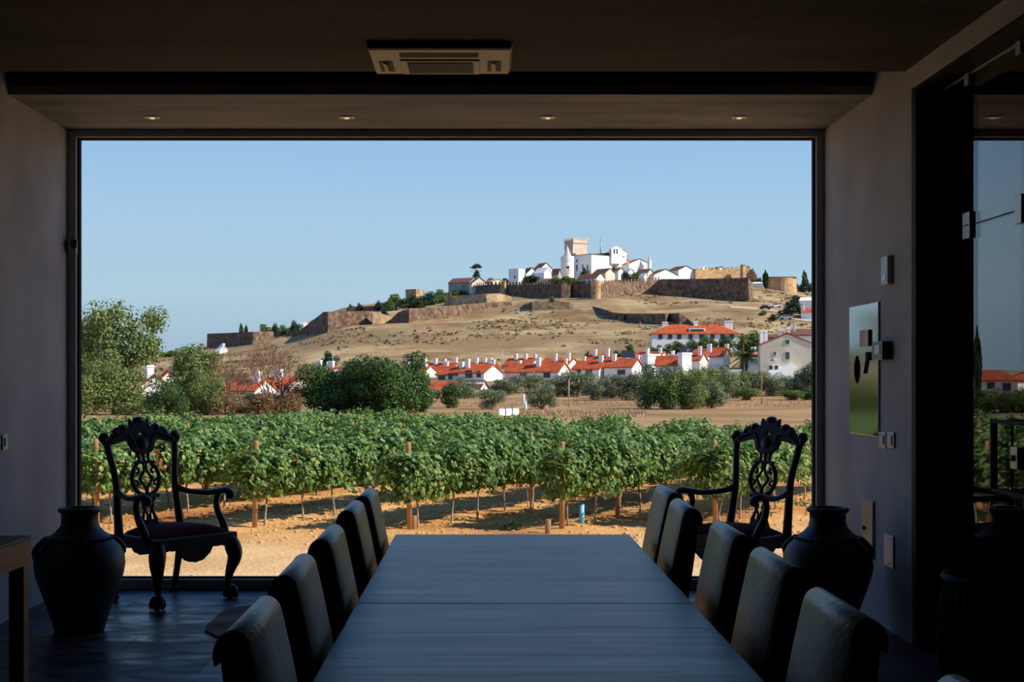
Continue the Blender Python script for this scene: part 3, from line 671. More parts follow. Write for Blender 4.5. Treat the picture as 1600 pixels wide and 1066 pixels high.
j1 = jar(); tag(j1, 'big dark clay jar between the walnut side table and an armchair', 'jar', 'big clay jars')
j1.location = (-2.235, 7.42, 0)
j2 = copy_tree(j1); j2['label'] = 'big dark clay jar against the grey wall below the copper access panel'
j2.location = (1.895, 7.42, 0); j2.rotation_euler = (0,0,1.9)

# --- side table at the left
e = empty('side_table', (-2.2, 4.5, 0)); tag(e, 'walnut side table with a dark top against the wall by the clay jar', 'side table'); O = tuple(e.location)
X0, X1, Y0, Y1, Z = -2.70, -1.722, 3.3, 5.1, .80
b = MB(); b.box(X0, X1, Y0, Y1, Z-.012, Z); b.build('tabletop', M['console_top'], e, origin=O, bevel=.002)
b = MB(); b.box(X0, X1, Y1-.02, Y1, Z-.105, Z-.012); b.box(X0, X1, Y0, Y0+.02, Z-.105, Z-.012); b.box(X1-.02, X1, Y0+.02, Y1-.02, Z-.105, Z-.012); b.box(X0, X0+.02, Y0+.02, Y1-.02, Z-.105, Z-.012); b.build('apron', M['console_wood'], e, origin=O)
for x in (X0+.005, X1-.062):
    for y in (Y0+.005, Y1-.062):
        b = MB(); b.box(x, x+.057, y, y+.057, 0, Z-.012); b.build('leg', M['console_wood'], e, origin=O, bevel=.002)

# --- hide rug
b = MB(); rnd = random.Random(3); top = []
for k in range(60):
    a = 2*PI*k/60; cx, cy = -.75, 7.72; rx, ry = .80, .62
    sx = math.copysign(abs(math.cos(a))**.55, math.cos(a)); sy = math.copysign(abs(math.sin(a))**.55, math.sin(a))
    top.append((cx+sx*rx*(1+rnd.uniform(-.02,.02)), cy+sy*ry*(1+rnd.uniform(-.02,.02)), .001))
b.prism(top, (0,0,.009)); tag(b.build('hide_rug', M['hide'], fix=True), 'brown animal hide rug with ragged edge on the slate floor', 'rug')

# ================================================================== TERRAIN
GZ = -1.2
CREST = [(-300,586),(-60,582),(60,574),(124,556),(250,553),(323,540),(400,526),(460,514),(505,492),(540,480),(620,470),(700,460),(760,447),(870,434),(1000,434),(1180,440),(1240,452),(1290,460),(1500,480),(1900,510)]
FOOT = [(-300,586),(100,582),(300,578),(480,566),(600,560),(900,560),(1000,556),(1100,545),(1300,535),(1500,550),(1900,570)]
DC, DF = 640.0, 345.0
def ground_z(X, Y):
    if Y < 140: return GZ
    col = VX+X*F/Y
    col = max(-300, min(1900, col))
    zf = EYE+(VY-smooth_lerp(FOOT, col))*DF/F
    zc = EYE+(VY-smooth_lerp(CREST, col))*DC/F
    if Y < DF:
        t = (Y-140)/(DF-140); return GZ+(zf-GZ)*(t**1.7)
    if Y < DC:
        t = (Y-DF)/(DC-DF); z = zf+(zc-zf)*t
        w = math.sin(PI*t)
        z += w*1.1*noise.noise((X*.02, Y*.02, 1.3))*2+w*.5*noise.noise((X*.07, Y*.07, 4.))
        return z
    if Y < 760: return zc
    return zc-(Y-760)*.02*0-(Y-760)*.01
def ypx(X, Y, z): return VY-(z-EYE)*F/Y
def gd(x, y):
    """depth at which the ground shows at pixel (x, y)"""
    d = 60.
    while d < 640:
        X = (x-VX)*d/F
        if ypx(X, d, ground_z(X, d)) <= y: return d
        d += 2.
    return 640.
def patch(name, mt, ys, xr, nx, zoff=lambda X, Y: 0):
    vs = []; fs = []
    for Y in ys:
        w = xr(Y)
        for i in range(nx+1):
            X = w[0]+(w[1]-w[0])*i/nx; vs.append((X, Y, ground_z(X, Y)+zoff(X, Y)))
    for j in range(len(ys)-1):
        for i in range(nx):
            a = j*(nx+1)+i; fs.append((a, a+1, a+nx+2, a+nx+1))
    b = MB(); b.add(vs, fs, True); return struct(b.build(name, mt))
def rng(a, b, n): return [a+(b-a)*i/n for i in range(n+1)]
def soil_bumps(X, Y):
    e = min(1, max(0, (47-Y)/2), max(0, (Y-9.3)*.5))
    if Y < 20.5: return .02*noise.noise((X*1.5, Y*1.5, 0))*e+.012*noise.noise((X*5, Y*5, 0))*e
    r = .05*noise.noise((X*1.1, Y*1.1, 2))+.035*noise.noise((X*3.5, Y*3.5, 5))
    return r*e*min(1, (Y-20.5)/2)
sbox('ground_terrace', M['grey_wall'], -3.2, 6.2, 9.02, 9.35, GZ, -.02)
patch('ground_soil', M['soil'], rng(9.02, 47, 235), lambda Y: (-24, 16), 240, soil_bumps)
patch('ground_field', M['dryfield'], rng(47, 190, 40), lambda Y: (-45-Y*.5, 30+Y*.6), 60)
patch('ground_hill', M['hill'], rng(190, 640, 150)+rng(660, 900, 6), lambda Y: (-60-Y*.48, 30+Y*.62), 220)
patch('ground_horizon', M['hill'], rng(900, 4000, 10), lambda Y: (-900-Y*.5, 900+Y*.5), 20)

# ================================================================== VINEYARD
ROW = Vector((math.sin(math.radians(29)), math.cos(math.radians(29)), 0))
ACROSS = Vector((ROW.y, -ROW.x, 0))
rv = random.Random(11)
def leaf_poly(c, nrm, up, s, b, r):
    """a lobed vine leaf, slightly folded"""
    nrm = nrm.normalized(); u = (up-nrm*up.dot(nrm))
    if u.length < .01: u = Vector((1,0,0))
    u.normalize(); w = nrm.cross(u); f = .18*s
    L = [(0,-.45,0),(.30,-.50,f),(.50,-.10,f),(.34,.12,f*.6),(.36,.42,f),(.13,.36,0),(0,.62,0),(-.13,.36,0),(-.36,.42,f),(-.34,.12,f*.6),(-.50,-.10,f),(-.30,-.50,f)]
    vs = [c]+[c+w*(x*s)+u*(-y*s)-nrm*z for x, y, z in L]
    b.add(vs, [(0, i+1, (i+1) % 12+1) for i in range(12)], False)
def vine_foliage(seed, n, L=1.35, low=.56, top=1.60, end=False):
    r = random.Random(seed); b = MB()
    # shoots arching out from the cordon
    shoots = []
    for k in range(20):
        x = r.uniform(-L/2, L/2); side = r.choice((-1, 1))
        out = r.uniform(.10, .50)*side; h = r.uniform(1.2, top)
        P = [Vector((x, 0, .78)), Vector((x+r.uniform(-.1,.1), out*.45, (h+.8)/2+.05)), Vector((x+r.uniform(-.2,.2), out, h)), Vector((x+r.uniform(-.3,.3), out*1.45, h-r.uniform(.1,.55)))]
        if r.random() < .35: P.append(P[-1]+Vector((r.uniform(-.1,.1), out*.15, -r.uniform(.2,.45))))
        shoots.append(spline(P, 5))
    for k in range(n):
        if r.random() < .72:
            s = r.choice(shoots); i = r.random()*(len(s)-1.01); p = s[int(i)].lerp(s[int(i)+1], i % 1)
            q = p+Vector((r.gauss(0,.075), r.gauss(0,.065), r.gauss(0,.07)))
        else:
            a = r.uniform(0, 2*PI); q = Vector((r.uniform(-L/2, L/2), .46*math.cos(a)*r.uniform(.7,1), 1.02+.50*math.sin(a)*r.uniform(.7,1)))
        if q.z < low: q.z = low+r.random()*.2
        out = Vector((0, q.y, (q.z-1.0)*.6))
        if out.length < .02: out = Vector((0,0,1))
        nrm = out.normalized()*.8+Vector((r.gauss(0,.45), r.gauss(0,.45), r.gauss(.35,.35)))
        leaf_poly(q, nrm, Vector((r.gauss(0,.4), r.gauss(0,.3), 1)), r.uniform(.065,.115), b, r)
    return b
def vine_trunk(seed):
    r = random.Random(seed); b = MB(); P = [Vector((0,0,-.05)), Vector((r.uniform(-.03,.03), r.uniform(-.03,.03), .2)), Vector((r.uniform(-.07,.07), r.uniform(-.04,.04), .5)), Vector((r.uniform(-.04,.04), 0, .80))]
    b.tube(spline(P,4), srad([.026,.018,.018,.022],4), 6)
    for s in (-1, 1):
        b.tube(spline([P[-1], P[-1]+Vector((s*.25,0,.04)), P[-1]+Vector((s*.55,0,.02))],3), srad([.018,.014,.008],3), 5)
    return b
protos = []
for k in range(7):
    f = vine_foliage(40+k, 1750).build('foliage', M['vine_leaf']); t = vine_trunk(80+k).build('trunk', M['vine_bark'])
    protos.append((f, t))
stake_b = MB(); stake_b.tube([(0.05,.02,-.05),(-.03,0,.85)], .011, 5); stake0 = stake_b.build('stake', M['grey_wall'])
redm = MB(); rr_ = random.Random(4)
for k in range(34):
    leaf_poly(Vector((rr_.gauss(0,.13), -.34+rr_.gauss(0,.06), .95+rr_.gauss(0,.17))), Vector((0,-1,.4))+Vector((rr_.gauss(0,.5),0,rr_.gauss(0,.4))), Vector((0,0,1)), rr_.uniform(.08,.13), redm, rr_)
red0 = redm.build('withered_leaves', M['red_leaf'])
postb = MB(); postb.lathe([(.046,-.2),(.046,1.47),(.040,1.50),(.001,1.50)], n=12); post0 = postb.build('vineyard_post', M['post_wood'])
for o in [x for p in protos for x in p]+[stake0, red0, post0]: C.objects.unlink(o)
def put(o, parent=None, loc=None, rz=None, sc=None):
    c = o.copy(); C.objects.link(c)
    if parent is not None: c.parent = parent
    if loc is not None: c.location = loc
    if rz is not None: c.rotation_euler = (0,0,rz)
    if sc is not None: c.scale = sc
    return c
FRONT = {-3: (60,812), -2: (152,818), -1: (398,824), 0: (640,828), 1: (878,827), 2: (1118,822), 3: (1350,815)}
RZ = math.atan2(ROW.y, ROW.x)
def far_y(col): return smooth_lerp([(0,46),(600,44.5),(700,42.5),(900,38),(1100,34.5),(1270,32),(1500,30)], col)
nv = 0; vines = []
for k in range(-6, 6):
    if k in FRONT:
        x, y = FRONT[k]; d = (EYE-GZ)*F/(y-VY); s0 = Vector(((x-VX)*d/F, d, GZ))
    else:
        s0 = Vector((-1.28+2.68*k, 23.6, GZ))
    for j in range(0, 27):
        p = s0+ROW*(.30+1.06*j+rv.uniform(-.06,.06))
        col = VX+p.x*F/p.y
        if p.y > far_y(col) or col > 1345: continue
        # what the window or its mirror image in the glass partition shows
        colm = VX+(p.x-4.78)*F/p.y
        if col < 60 and not (-110 < colm < 40) : continue
        vines.append((p, k, j, col))
vine_names = {(-2,0): 'beside the post behind the walnut-side armchair', (-1,0): 'at the row end by the armchair arm', (0,0): 'at the row end straight above the table corner', (1,0): 'at the row end next to the pale blue tube', (2,0): 'at the row end behind the dining chairs on the column side'}
for p, k, j, col in vines:
    f, t = protos[rv.randrange(7)]
    e = empty('grapevine', p, RZ+(PI if rv.random() < .5 else 0)+rv.uniform(-.05,.05))
    lb = 'leafy green grapevine '+vine_names[(k,j)] if (k, j) in vine_names else 'leafy green grapevine in the thick of the vineyard rows'
    if (k, j) in ((-2,3), (-1,4)): lb = 'grapevine with a patch of rust-red leaves, %s' % ('seen past the walnut-side armchair' if k == -2 else 'above the second dining chair row end')
    tag(e, lb, 'vine', 'grapevines in the vineyard')
    sx = 1.0; sz = rv.uniform(.88, .98)*(.98 if j == 0 else 1)
    put(f, e, (0,0,0), sc=(sx, rv.uniform(.9,1.15), sz))
    put(t, e, (0,0,0), rz=rv.uniform(-.3,.3))
    if rv.random() < .3 and p.y < 33: put(stake0, e, (rv.uniform(-.3,.3), 0, 0), rz=rv.uniform(0,6))
    if (k, j) in ((-2,3), (-1,4), (-2,1), (1,6)): put(red0, e, (0,0,0), rz=-(e.rotation_euler.z)+.1)
pn = 0
post_lbl = {(-2,0): 'pale round vineyard post behind the armchair beside the walnut table', (-1,0): 'pale round vineyard post just past the arm of the armchair', (0,0): 'pale round vineyard post sticking up above the far table corner', (1,0): 'pale round vineyard post next to the pale blue tube', (2,0): 'pale round vineyard post seen between armchair and dining chairs', (1,1): 'pale round post second in the row starting by the blue tube', (0,1): 'pale round post second in the row starting at the table corner'}
for k in range(-4, 5):
    if k in FRONT:
        x, y = FRONT[k]; d = (EYE-GZ)*F/(y-VY); s0 = Vector(((x-VX)*d/F, d, GZ))
    else: s0 = Vector((-1.28+2.68*k, 23.6, GZ))
    for j, t in enumerate((0, 4.6 if k != 1 else 2.4, 10.0)):
        p = s0+ROW*t; col = VX+p.x*F/p.y
        if p.y > far_y(col) or col < 60 or col > 1345: continue
        o = put(post0, None, p); o.rotation_euler = (rv.uniform(-.02,.02), rv.uniform(-.03,.03), 0)
        tag(o, post_lbl.get((k,j), 'pale round vineyard post deep among the vines'), 'post', 'wooden posts of the vineyard')
# bent pale vine stems at the row ends, with short stubs
for i, (x, y, lb) in enumerate(((643,826,'short cut-off wooden stub at the foot of the post above the table corner'),(851,832,'short cut-off wooden stub beside the row end by the blue tube'))):
    d = (EYE-GZ)*F/(y-VY); p = W(x, y, d); b = MB(); b.lathe([(.05,-.1),(.05,.22),(.045,.235),(.001,.235)], n=10); o = b.build('wooden_stub', M['post_wood']); o.location = (p.x+.05, p.y-.15, GZ); tag(o, lb, 'stub', 'cut wooden stubs')
d = (EYE-GZ)*F/(820-VY); p = W(909, 820, d)
b = MB(); n = 24
b.lathe([(.045,-.05),(.047,.36),(.041,.36),(.039,0)], n=n); o = b.build('plant_guard', M['cyan']); o.location = (p.x, p.y, GZ); tag(o, 'pale blue plastic tube standing on the soil by a vineyard post', 'plant guard')
# stones and clods
rs = random.Random(8); b = MB()
for k in range(2600):
    Y = rs.uniform(15.5, 34); X = rs.uniform(-.36*Y, .27*Y); r = rs.uniform(.010,.034)*(1.25 if Y > 20.5 else .45)
    b.blob((X, Y, GZ+soil_bumps(X,Y)+r*.2), (r*rs.uniform(.8,1.5), r*rs.uniform(.8,1.4), r*.7), 5, 4)
o = b.build('soil_clods', M['soil']); tag(o, 'loose orange clods and stones scattered over the sandy soil', 'clods', kind='stuff')
# low weeds at the soil
b = MB()
for (cx, cy) in ((1252,790),(1186,795),(800,826),(560,815)):
    d = (EYE-GZ)*F/(cy-VY); p = W(cx, cy, d)
    for k in range(60):
        q = Vector((p.x+rs.gauss(0,.14), p.y+rs.gauss(0,.14), GZ+.02+abs(rs.gauss(0,.06)))); leaf_poly(q, Vector((rs.gauss(0,.5), rs.gauss(0,.5), 1)), Vector((rs.gauss(0,1),1,0)), .06, b, rs)
tag(b.build('weeds', M['bush_leaf']), 'small green weeds sprouting from the orange soil', 'weeds', kind='stuff')

# ================================================================== TREES AND BUSHES
def crown_mesh(seed, n, leaf, blobs=16, shape='round', mt='oak_leaf', spread=.30, hollow=.55):
    """unit crown: x, y in -1..1, z 0..1; leaf = leaf size relative to half width"""
    r = random.Random(seed); b = MB(); B = []
    for k in range(blobs):
        for _ in range(30):
            p = Vector((r.uniform(-1,1), r.uniform(-1,1), r.uniform(-1,1)))
            if .25 < p.length < .80: break
        B.append((p*.92, r.uniform(spread*.7, spread*1.3)))
    B.append((Vector((0,0,0)), .55))
    wts = [q[1]**2 for q in B]
    for k in range(n):
        c, rad = r.choices(B, wts)[0]
        dv = Vector((r.gauss(0,1), r.gauss(0,1), r.gauss(0,1))).normalized()
        p = c+dv*rad*r.uniform(hollow, 1.08)
        if shape == 'cone': p = Vector((p.x*(1-(p.z+1)*.45), p.y*(1-(p.z+1)*.45), p.z))
        if shape == 'flame': 
            w = math.sin(PI*min(1, max(.05, (p.z+1.1)/2.3)))**.6; p = Vector((p.x*w, p.y*w, p.z))
        if p.z < -.98: continue
        nrm = dv+Vector((r.gauss(0,.5), r.gauss(0,.5), r.gauss(.2,.5))); nrm.normalize()
        u = nrm.orthogonal().normalized(); a = r.uniform(0, 2*PI); w = nrm.cross(u); u, w = u*math.cos(a)+w*math.sin(a), w*math.cos(a)-u*math.sin(a)
        s = leaf*r.uniform(.6, 1.3); q = Vector((p.x, p.y, (p.z+1)/2))
        h = Vector((1,1,.5))
        P = [q+Vector((u*s*.5)[:]), q+w*s*.35, q-u*s*.5, q-w*s*.35]
        P = [Vector((q.x+(v.x-q.x), q.y+(v.y-q.y), q.z+(v.z-q.z)*.5)) for v in P]
        b.add(P, [(0,1,2,3)])
    qs = lambda k, f: sorted(v[k] for v in b.v)[int(f*(len(b.v)-1))]
    x0, x1, y0, y1, z0, z1 = qs(0,.01), qs(0,.99), qs(1,.01), qs(1,.99), qs(2,.01), qs(2,.995)
    b.v = [((v[0]-(x0+x1)/2)*2/(x1-x0), (v[1]-(y0+y1)/2)*2/(y1-y0), (v[2]-z0)/(z1-z0)) for v in b.v]
    return b
def trunk_mesh(seed, h=1.0, r0=.05, branches=5, spread=.5):
    r = random.Random(seed); b = MB()
    b.tube(spline([(0,0,-.03),(r.uniform(-.03,.03),0,h*.3),(r.uniform(-.05,.05),r.uniform(-.05,.05),h*.6),(0,0,h*.8)],4), srad([r0,r0*.75,r0*.55,r0*.3],4), 7)
    for k in range(branches):
        a = 2*PI*k/branches+r.random(); z0 = h*r.uniform(.2,.5)
        b.tube(spline([(0,0,z0),(math.cos(a)*spread*.5,math.sin(a)*spread*.5,z0+h*.18),(math.cos(a)*spread,math.sin(a)*spread,z0+h*r.uniform(.25,.42))],3), srad([r0*.5,r0*.35,r0*.12],3), 5)
    return b
TREES = {}
def proto(kind):
    if kind in TREES: return TREES[kind]
    spec = {
        'big': dict(seed=1, n=26000, leaf=.050, blobs=34, mt='oak_leaf', spread=.24),
        'ash': dict(seed=2, n=9000, leaf=.060, blobs=26, mt='ash_leaf', spread=.24, hollow=.3),
        'shrubby': dict(seed=3, n=12000, leaf=.060, blobs=26, mt='ash_leaf', spread=.28),
        'dark': dict(seed=4, n=9000, leaf=.065, blobs=18, mt='oak_leaf', spread=.30),
        'olive0': dict(seed=5, n=6500, leaf=.075, blobs=16, mt='olive_leaf', spread=.33),
        'olive1': dict(seed=6, n=6500, leaf=.075, blobs=20, mt='olive_leaf', spread=.28),
        'olive2': dict(seed=7, n=6000, leaf=.080, blobs=13, mt='olive_leaf', spread=.36),
        'bush0': dict(seed=8, n=3500, leaf=.11, blobs=12, mt='bush_leaf', spread=.34),
        'bush1': dict(seed=9, n=3500, leaf=.11, blobs=16, mt='oak_leaf', spread=.30),
        'far0': dict(seed=10, n=1500, leaf=.17, blobs=12, mt='dark_leaf', spread=.33),
        'far1': dict(seed=12, n=1500, leaf=.17, blobs=9, mt='bush_leaf', spread=.36),
        'cypress': dict(seed=13, n=2600, leaf=.28, blobs=26, mt='dark_leaf', spread=.35, shape='flame'),
        'magenta': dict(seed=14, n=1500, leaf=.15, blobs=10, mt='magenta', spread=.34),
        'dry': dict(seed=15, n=1600, leaf=.10, blobs=16, mt='dry_leaf', spread=.3),
    }[kind]
    mt = spec.pop('mt'); c = crown_mesh(**spec).build('foliage', M[mt])
    t = trunk_mesh(spec['seed']+50, r0=.04).build('trunk', M['bark'])
    C.objects.unlink(c); C.objects.unlink(t); TREES[kind] = (c, t); return TREES[kind]
rt = random.Random(21)
def tree(name, cat, label, kind, x, yb, yt, wpx, d=None, clear=.18, group=None, depthk=.8):
    """crown centred on column x, foot at row yb, top at row yt, wpx wide"""
    if d is None: d = gd(x, yb)
    X = (x-VX)*d/F; z0 = ground_z(X, d) if d >= 46 else GZ
    zt = EYE+(VY-yt)*d/F; h = max(.5, zt-z0); w = wpx*d/F/2
    c, t = proto(kind)
    e = empty(name, (X, d, z0), rt.uniform(0, 6.28)); tag(e, label, cat, group)
    e.rotation_euler.z = rt.uniform(0, 6.28)
    put(c, e, (0,0,h*clear), sc=(w, w, h*(1-clear)))
    tw_ = min(h*.8, w*1.1); put(t, e, (0,0,0), sc=(tw_, tw_, h*.8))
    return e
# left group
tree('tall_tree', 'tree', 'tall loose light green tree at the window edge, highest of all', 'ash', 186, 650, 476, 122, 100, .30)
tree('tall_tree', 'tree', 'pale leafy tree cut by the frame edge beside the tallest tree', 'ash', 128, 650, 502, 70, 104, .25)
tree('broad_bush', 'bush', 'broad green bush below the tallest tree', 'shrubby', 178, 652, 560, 92, 94, .03)
tree('broad_bush', 'bush', 'dry looking bush at the window edge below the tall trees', 'shrubby', 133, 652, 575, 60, 92, .03)
tree('round_bush', 'bush', 'dark round bush beside the white gabled house', 'dark', 262, 652, 588, 66, 92, .03)
tree('leafy_tree', 'tree', 'mid green tree below the far bastion, behind the dark round bush', 'ash', 306, 650, 541, 84, 100, .15)
tree('leafy_tree', 'tree', 'sparse green and brown tree between the green tree and the bare ones', 'shrubby', 322, 652, 588, 50, 93, .05)
tree('big_tree', 'tree', 'big dense dark green tree in the middle, rounded side towards the houses', 'big', 606, 652, 556, 120, 96, .02)
tree('big_tree', 'tree', 'big dense dark green tree touching its twin, on the bare tree side', 'big', 527, 652, 568, 112, 98, .02)
tree('low_bush', 'bush', 'low green bush at the foot of the big dark trees, by the terracotta roof', 'bush1', 656, 650, 605, 46, 100, .03)
# bare trees
def bare_tree(label, x, yt, wpx, d, seed):
    r = random.Random(seed); X = (x-VX)*d/F; z0 = GZ; h = EYE+(VY-yt)*d/F-z0; w = wpx*d/F/2
    e = empty('bare_tree', (X, d, z0)); tag(e, label, 'tree', 'leafless trees behind the vineyard')
    tb = MB(); tw = MB(); lf = MB()
    def grow(p, dv, L, rad, lev):
        q = p+dv*L; mid = p.lerp(q, .5)+Vector((r.gauss(0,.06), r.gauss(0,.06), r.gauss(0,.03)))*L
        (tb if lev < 3 else tw).tube([p, mid, q], [rad, rad*.85, rad*.7], 5 if lev < 3 else 3, caps=False)
        if lev >= 6:
            if r.random() < .5:
                for _ in range(1):
                    n = Vector((r.gauss(0,1), r.gauss(0,1), r.gauss(0,1))).normalized(); u = n.orthogonal().normalized(); v = n.cross(u); s = r.uniform(.05,.09); c = q+n*.08
                    lf.add([c+u*s, c+v*s*.6, c-u*s, c-v*s*.6], [(0,1,2,3)])
            return
        n = 3 if lev < 6 else 4
        for k in range(n+(lev == 0)*2):
            a = 2*PI*(k+r.random()*.7)/(n+(lev == 0)*2); tilt = r.uniform(.25,.80)
            o = dv.orthogonal().normalized(); o2 = dv.cross(o)
            nd = (dv*math.cos(tilt)+(o*math.cos(a)+o2*math.sin(a))*math.sin(tilt)+Vector((0,0,.10))).normalized()
            grow(q, nd, L*r.uniform(.66,.84), rad*.62, lev+1)
    for q in range(5):
        a = 2*PI*q/5+r.random(); tl = r.uniform(.15,.55)
        grow(Vector((r.uniform(-.15,.15), r.uniform(-.1,.1), -.1)), Vector((math.cos(a)*tl, math.sin(a)*tl, 1)).normalized(), h*r.uniform(.20,.30), h*.014, 1)
    zs = max(v[2] for v in tw.v); xs = max(abs(v[0]) for v in tw.v)
    S = (w/xs*1.05, w/xs*1.05, h/zs)
    o = tb.build('trunk', M['bark'], e); o.scale = S
    o = tw.build('twigs', M['twig'], e); o.scale = S
    o = lf.build('dry_leaves', M['dry_leaf'], e); o.scale = S
bare_tree('tall brownish leafless tree between the leafy tree and the big dark tree', 428, 530, 136, 97, 5)
bare_tree('lower twiggy leafless tree in front of the orange roofs', 364, 545, 90, 95, 9)
tree('dry_shrub', 'bush', 'brownish dry shrub under the lower leafless tree', 'dry', 352, 652, 604, 60, 93, .0)
tree('dry_shrub', 'bush', 'brownish dry shrub beside the tall leafless tree', 'dry', 404, 652, 610, 64, 94, .0)
tree('dry_shrub', 'bush', 'dry shrub in front of the terracotta roofed shed', 'dry', 452, 652, 612, 50, 95, .0)
tree('low_bush', 'bush', 'green bush between the two larger leafless trees', 'shrubby', 386, 652, 616, 60, 98, .0)
tree('low_bush', 'bush', 'green bush behind the tall leafless tree', 'shrubby', 440, 652, 618, 60, 99, .0)
tree('low_bush', 'bush', 'low green bush filling the gap beside the white gabled house', 'shrubby', 222, 653, 622, 40, 96, .0)
tree('low_bush', 'bush', 'dark bush at the foot of the leafy tree', 'dark', 288, 653, 606, 56, 96, .0)
bare_tree('small twiggy leafless shrub tree close to the big dark tree', 462, 596, 50, 99, 14)
# the olive belt
OL = [(701,638,598,42,'bush1'),(726,632,590,40,'olive2'),(666,634,606,30,'bush1'),(768,640,608,42,'olive0'),(790,628,588,58,'olive1'),(826,626,586,50,'olive0'),(846,640,600,46,'olive1'),(872,630,588,50,'olive2'),(902,630,580,56,'olive0'),(930,634,590,48,'olive1'),
      (955,632,588,50,'olive2'),(984,634,584,52,'olive0'),(1008,634,582,44,'olive1'),(1036,640,570,74,'dark'),(1072,640,576,60,'shrubby'),(1100,636,572,52,'ash'),(1128,634,570,46,'olive2'),(1112,638,594,54,'olive1'),(1150,632,584,44,'bush0'),(1176,630,578,42,'olive0'),(1204,630,584,44,'olive1'),(1228,628,588,44,'olive2'),(1252,630,578,46,'olive1'),(1276,630,566,50,'olive0'),(1168,634,606,40,'bush0'),(1236,634,610,44,'bush0'),(1268,634,608,40,'bush1'),(1300,632,575,50,'olive2')]
OLW = {'olive0':'grey-green olive tree','olive1':'silvery rounded olive tree','olive2':'dull green spreading olive tree','bush0':'bright green bush','bush1':'dark green bush','dark':'large dark green tree','shrubby':'yellowish green tree','ash':'light green tree'}
places = ['in front of the terracotta garage roof','under the pergola house','beside the big dark tree','before the white signboards','below the second terrace house','below the third roof','with a bare trunk near the signboards','left of the grey pole','right of the grey pole','below the chimneys of the middle houses','below the stepped white houses','near the triangular sign','before the tall white gable','largest of the belt, under the blank white wall','under the small red roof','below the palm','next to the palm foot','low in front of its taller neighbours','beside the low white wall','left of the slender bare pole','below the cream gabled house','below the porch of the cream house','near the frame below the cream house','tallest at the window edge','at the foot of the slender bare pole','in the hedge below the cream house','in the hedge at the window edge','hidden mostly by the window frame']
for (x, yb, yt, w, k), pl in zip(OL, places):
    tree('olive_tree' if 'olive' in k else ('belt_tree' if k in ('dark','shrubby','ash') else 'round_bush'), 'tree' if k[:4] != 'bush' else 'bush', OLW[k]+' '+pl, k, x, yb, yt, w, None if yb > 634 else 150+(634-yb)*4, .05 if 'olive' in k else .0)
# dry grass verge
b = MB(); rg = random.Random(31)
for k in range(7000):
    Y = rg.choice((rg.uniform(88,104), rg.uniform(118,150))); X = rg.uniform(-.07*Y, .27*Y)
    if Y < 110: X = rg.uniform(.02*Y, .12*Y)
    s = rg.uniform(.04,.17); a = rg.uniform(0, PI); dx, dy = math.cos(a)*s*.35, math.sin(a)*s*.35; lx, ly = rg.gauss(0,.1), rg.gauss(0,.1)
    z = ground_z(X,Y)-.02; b.add([(X-dx,Y-dy,z),(X+dx,Y+dy,z),(X+lx,Y+ly,z+s*1.5)], [(0,1,2)])
tag(b.build('dry_grass', M['straw']), 'tufts of dry grass along the edge of the brown field', 'grass', kind='stuff')

